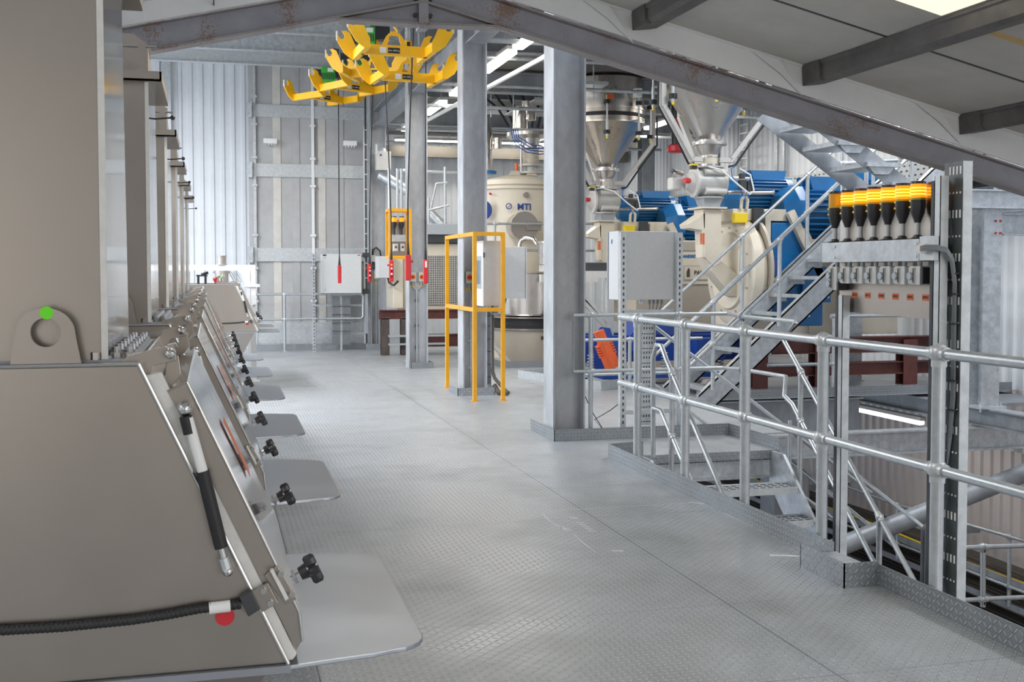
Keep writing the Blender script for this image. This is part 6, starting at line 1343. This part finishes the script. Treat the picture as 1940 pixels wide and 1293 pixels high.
# named machine between the mills
pc = thing('mill_cabinet', 'beige machine casing with blue and grey maker names behind the stair foot', 'machine', (7.0, 15.6, 0.4))
mb = MB(); mb.box(6.0, 7.9, 15.62, 16.4, 0.0, 1.45); mb.build('lower_casing', creamd, pc, smooth=False, bevel=0.01)
mb = MB(); mb.box(6.3, 7.6, 15.60, 16.3, 1.25, 1.76); mb.build('name_panel', cream, pc, smooth=False, bevel=0.006)
mb = MB(); mb.box(6.4, 7.6, 15.58, 16.3, 1.74, 1.90); mb.build('top_casing', creamd, pc, smooth=False, bevel=0.02)
text('ANDRITZ', 0.062, (6.86, 15.592, 1.665), FY, blueink, pc, bold=0.003)
mb = MB(); mb.box(6.74, 7.46, 15.590, 15.60, 1.31, 1.53); mb.build('name_plate', creamd, pc, smooth=False)
mb = MB(); mb.box(6.755, 7.445, 15.585, 15.591, 1.325, 1.515); mb.build('plate_field', cream, pc, smooth=False)
text('PALAMATIC', 0.085, (7.13, 15.583, 1.42), FY, brownd, pc, bold=0.003)
mb = MB(); mb.prism([(6.785, 1.36), (6.835, 1.36), (6.835, 1.47), (6.815, 1.50), (6.785, 1.44)], 15.580, 15.584, 'y'); mb.build('emblem', brownd, pc, smooth=False)
mb = MB(); mb.prism([(7.35, 1.02), (7.42, 1.12), (7.50, 1.12), (7.52, 1.0), (7.46, 1.04)], 15.55, 15.62, 'y'); mb.build('lug', cream, pc, smooth=False)
mb = MB(); mb.cyl((7.45, 15.62, 1.2), (7.45, 15.61, 1.2), 0.03); mb.build('blue_plug', blue, pc)
# royal blue vibrating feeders with orange motor
vf = thing('vibrating_feeder', 'royal blue vibrating feeder with coil springs, below the mills', 'feeder', (5.2, 13.6, 0))
mb = MB(); mb.box(4.55, 6.9, 13.75, 13.85, 0.28, 0.62); mb.box(4.55, 6.9, 14.3, 14.4, 0.28, 0.62); mb.build('side_beam', blued, vf, smooth=False)
mb = MB(); mb.prism([(4.60, 0.10), (4.95, 0.10), (5.00, 0.40), (4.90, 0.72), (4.78, 0.74), (4.66, 0.58)], 13.66, 13.70, 'y'); mb.prism([(5.15, 0.50), (5.30, 0.72), (5.50, 0.74), (5.55, 0.45), (5.35, 0.30)], 13.66, 13.70, 'y'); mb.build('side_plate', blued, vf, smooth=False)
mb = MB(); mb.box(4.75, 6.9, 13.5, 13.9, 0.08, 0.16); mb.box(6.0, 6.4, 13.45, 13.7, 0.30, 0.58); mb.build('base_rail', blued, vf, smooth=False)
mb = MB(); mb.cyl((5.30, 13.62, 0.55), (5.30, 13.66, 0.55), 0.16, n=28); mb.build('round_cover', blued, vf)
mb = MB(); mb.prism([(5.2, 0.62), (6.05, 0.62), (6.0, 0.80), (5.3, 0.80)], 13.7, 14.1, 'y'); mb.build('dust_sleeve', navy, vf, smooth=False)
for x in (4.62, 5.06, 5.62, 6.4):
    mb = MB(); mb.tube([(x + 0.04 * math.cos(k * 0.7), 13.60 + 0.04 * math.sin(k * 0.7), 0.16 + k * 0.0045) for k in range(54)], 0.008, 6); mb.build('coil_spring', greyb, vf)
vm = thing('vibration_motor', 'tilted orange vibration motor on the blue feeder', 'motor', (4.72, 13.45, 0.3))
P0 = V(4.66, 13.42, 0.70); P1 = V(4.84, 13.38, 0.24); d = (P1 - P0).normalized()
mb = MB(); mb.cyl(P0, P0.lerp(P1, 0.3), 0.07, n=24); mb.cyl(P0.lerp(P1, 0.3), P0.lerp(P1, 0.66), 0.082, n=24); mb.cyl(P0.lerp(P1, 0.66), P1, 0.10, n=24); mb.build('body', orange, vm)
mb = MB()
for k in range(5): q = P0.lerp(P1, 0.36 + 0.07 * k); mb.rect(q - V(0.10, 0, 0.038), q + V(0.10, 0, 0.038), 0.02, 0.10, (0, 1, 0))
mb.build('fins', orange, vm, smooth=False)
mb = MB(); mb.cyl((5.75, 13.45, 0.46), (5.85, 13.45, 0.36), 0.06, n=18); tag(mb.build('vibration_motor', orange), 'second orange vibration motor half hidden by the slotted post', 'motor')
mb = MB(); mb.ring_loft([[V(5.9 + 0.28 * k * math.cos(a) * (1 + 0.3 * math.sin(3 * a)), 12.35 + 0.10 * k * math.sin(a), z + 0.015 * math.sin(5 * a)) for a in [2 * PI * i / 24 for i in range(24)]] for k, z in ((1, 0.11), (0.9, 0.15), (0.4, 0.175))])
tag(mb.build('rag', rag), 'dirty pale rag lying on the platform edge below the mill', 'rag')
# wide perforated tray along the side wall and slim pipes
wt = thing('wall_cable_tray', 'wide perforated cable tray running along the side wall behind the mills', 'cable tray', (9.2, 15, 2.5))
mb = MB(); mb.box(9.30, 9.33, 10.5, 24.5, 2.62, 3.02); mb.box(9.15, 9.33, 10.5, 24.5, 2.60, 2.62); mb.mark()
for k in range(90):
    for j in range(5):
        y = 12.0 + k * 0.13 + (0.06 if j % 2 else 0); z = 2.68 + j * 0.07
        mb.box(9.298, 9.3005, y, y + 0.05, z, z + 0.022)
mb.build('tray', [galvl, dark], wt, smooth=False)
mb = MB()
for k in range(5): mb.tube([(9.22, 10.5 + j, 2.50 + k * 0.03 + 0.01 * math.sin(j + k)) for j in range(14)], 0.02, 6)
mb.build('cable_bundle', rubber, wt)
mb = MB(); mb.box(9.15, 9.3, 16.5, 24.5, 2.30, 2.40); mb.build('lower_tray', galvd, wt, smooth=False)
for y in (14.6, 14.85):
    mb = MB(); mb.tube([(9.42, y, 2.95), (9.42, y, 4.25), (9.42, y + 0.08, 4.4), (9.42, y + 0.5, 4.42)] if False else [(9.38, y + 2.9, 3.02), (9.38, y + 2.9, 4.45), (9.38, y + 3.0, 4.55), (9.38, y + 3.6, 4.56)], 0.035, 12); tag(mb.build('wall_pipe', galv), 'pair of grey pipes climbing the side wall, %s' % ('left one' if y > 14.7 else 'right one'), 'pipe')
mb = MB(); mb.box(9.25, 9.4, 13.7, 14.0, 3.02, 5.8); tag(mb.build('wall_post', mat('lilac_grey', (0.36, 0.35, 0.42), 0, 0.5), smooth=False), 'lilac grey post on the side wall above the cable tray', 'post')
mb = MB(); mb.box(8.9, 9.2, 12.4, 12.7, 2.6, 5.9); tag(mb.build('wall_column', galvd, smooth=False), 'grey building column behind the top of the rising stair', 'column')
for y, l in ((19.4, 'behind the nearer hopper outlet'), (22.6, 'behind the farther hopper')):
    mb = MB(); mb.hsec((8.9, y, 0), (8.9, y, 4.5), 0.28, 0.28, up=(0, 1, 0)); tag(mb.build('steel_column', galvd, smooth=False), 'grey column standing %s' % l, 'column')
ld = thing('cable_ladder', 'vertical cable ladder beside the hopper outlet on the side wall', 'cable ladder', (9.3, 18.2, 0))
for y in (18.5, 18.8): mb = MB(); mb.box(9.2, 9.26, y, y + 0.02, 0.2, 4.4); mb.build('side_rail', galvl, ld, smooth=False)
for k in range(28): mb = MB(); z = 0.3 + k * 0.15; mb.box(9.2, 9.24, 18.52, 18.8, z, z + 0.02); mb.build('rung', galvl, ld, smooth=False)

# ================================================================ MARKS ON THE NEAR FLOOR
chalk = mat('chalk', (0.66, 0.67, 0.68), 0, 0.8)
def mark(pts, w, lab, m=None):
    """worn stroke of marker paint on the deck"""
    mb = MB(); n = 0
    for (x0, y0), (x1, y1) in zip(pts, pts[1:]):
        L = math.hypot(x1 - x0, y1 - y0); k = max(2, int(L / 0.03)); A = []; B = []
        nx, ny = -(y1 - y0) / L, (x1 - x0) / L
        for i in range(k + 1):
            f = i / k; a = w * (0.35 + 0.65 * random.random()); b = w * (0.35 + 0.65 * random.random())
            A.append((x0 + (x1 - x0) * f + nx * a, y0 + (y1 - y0) * f + ny * a)); B.append((x0 + (x1 - x0) * f - nx * b, y0 + (y1 - y0) * f - ny * b))
        mb.prism(A + B[::-1], 0.0004, 0.0010, 'z')
    o = mb.build('paint_mark', m or chalk, smooth=False); return tag(o, lab, 'floor mark')
mark([(1.95, 6.53), (2.92, 6.53)], 0.004, 'long thin white line chalked across the deck near the kick plate')
mark([(1.895, 6.45), (1.88, 6.25), (1.90, 5.98)], 0.005, 'faint white line chalked along the deck, upper part')
mark([(1.915, 5.92), (1.90, 5.72), (1.898, 5.50)], 0.004, 'faint white line chalked along the deck, lower part')
mark([(2.02, 6.33), (2.06, 6.29)], 0.018, 'topmost white dab in the column of dabs on the deck')
for i in range(5): mark([(2.015, 6.19 - i * 0.055), (2.055, 6.175 - i * 0.055)], 0.013, ('second', 'third', 'fourth', 'fifth', 'lowest')[i] + ' white dab in the column of dabs on the deck')
mark([(1.99, 5.51), (2.045, 5.49)], 0.016, 'single white dab on the deck below the column of dabs')
mark([(1.885, 6.10), (1.93, 6.02)], 0.014, 'white blotch on the faint line at the left of the dabs')
mark([(2.88, 6.56), (2.95, 6.48)], 0.02, 'white blotch on the deck at the end of the long line')
mark([(2.955, 6.2), (2.965, 6.0), (2.97, 5.6), (2.968, 5.12)], 0.014, 'white smear along the foot of the long kick plate')
mark([(2.74, 5.22), (2.95, 5.13)], 0.022, 'white smear on the deck in front of the kick plate box')
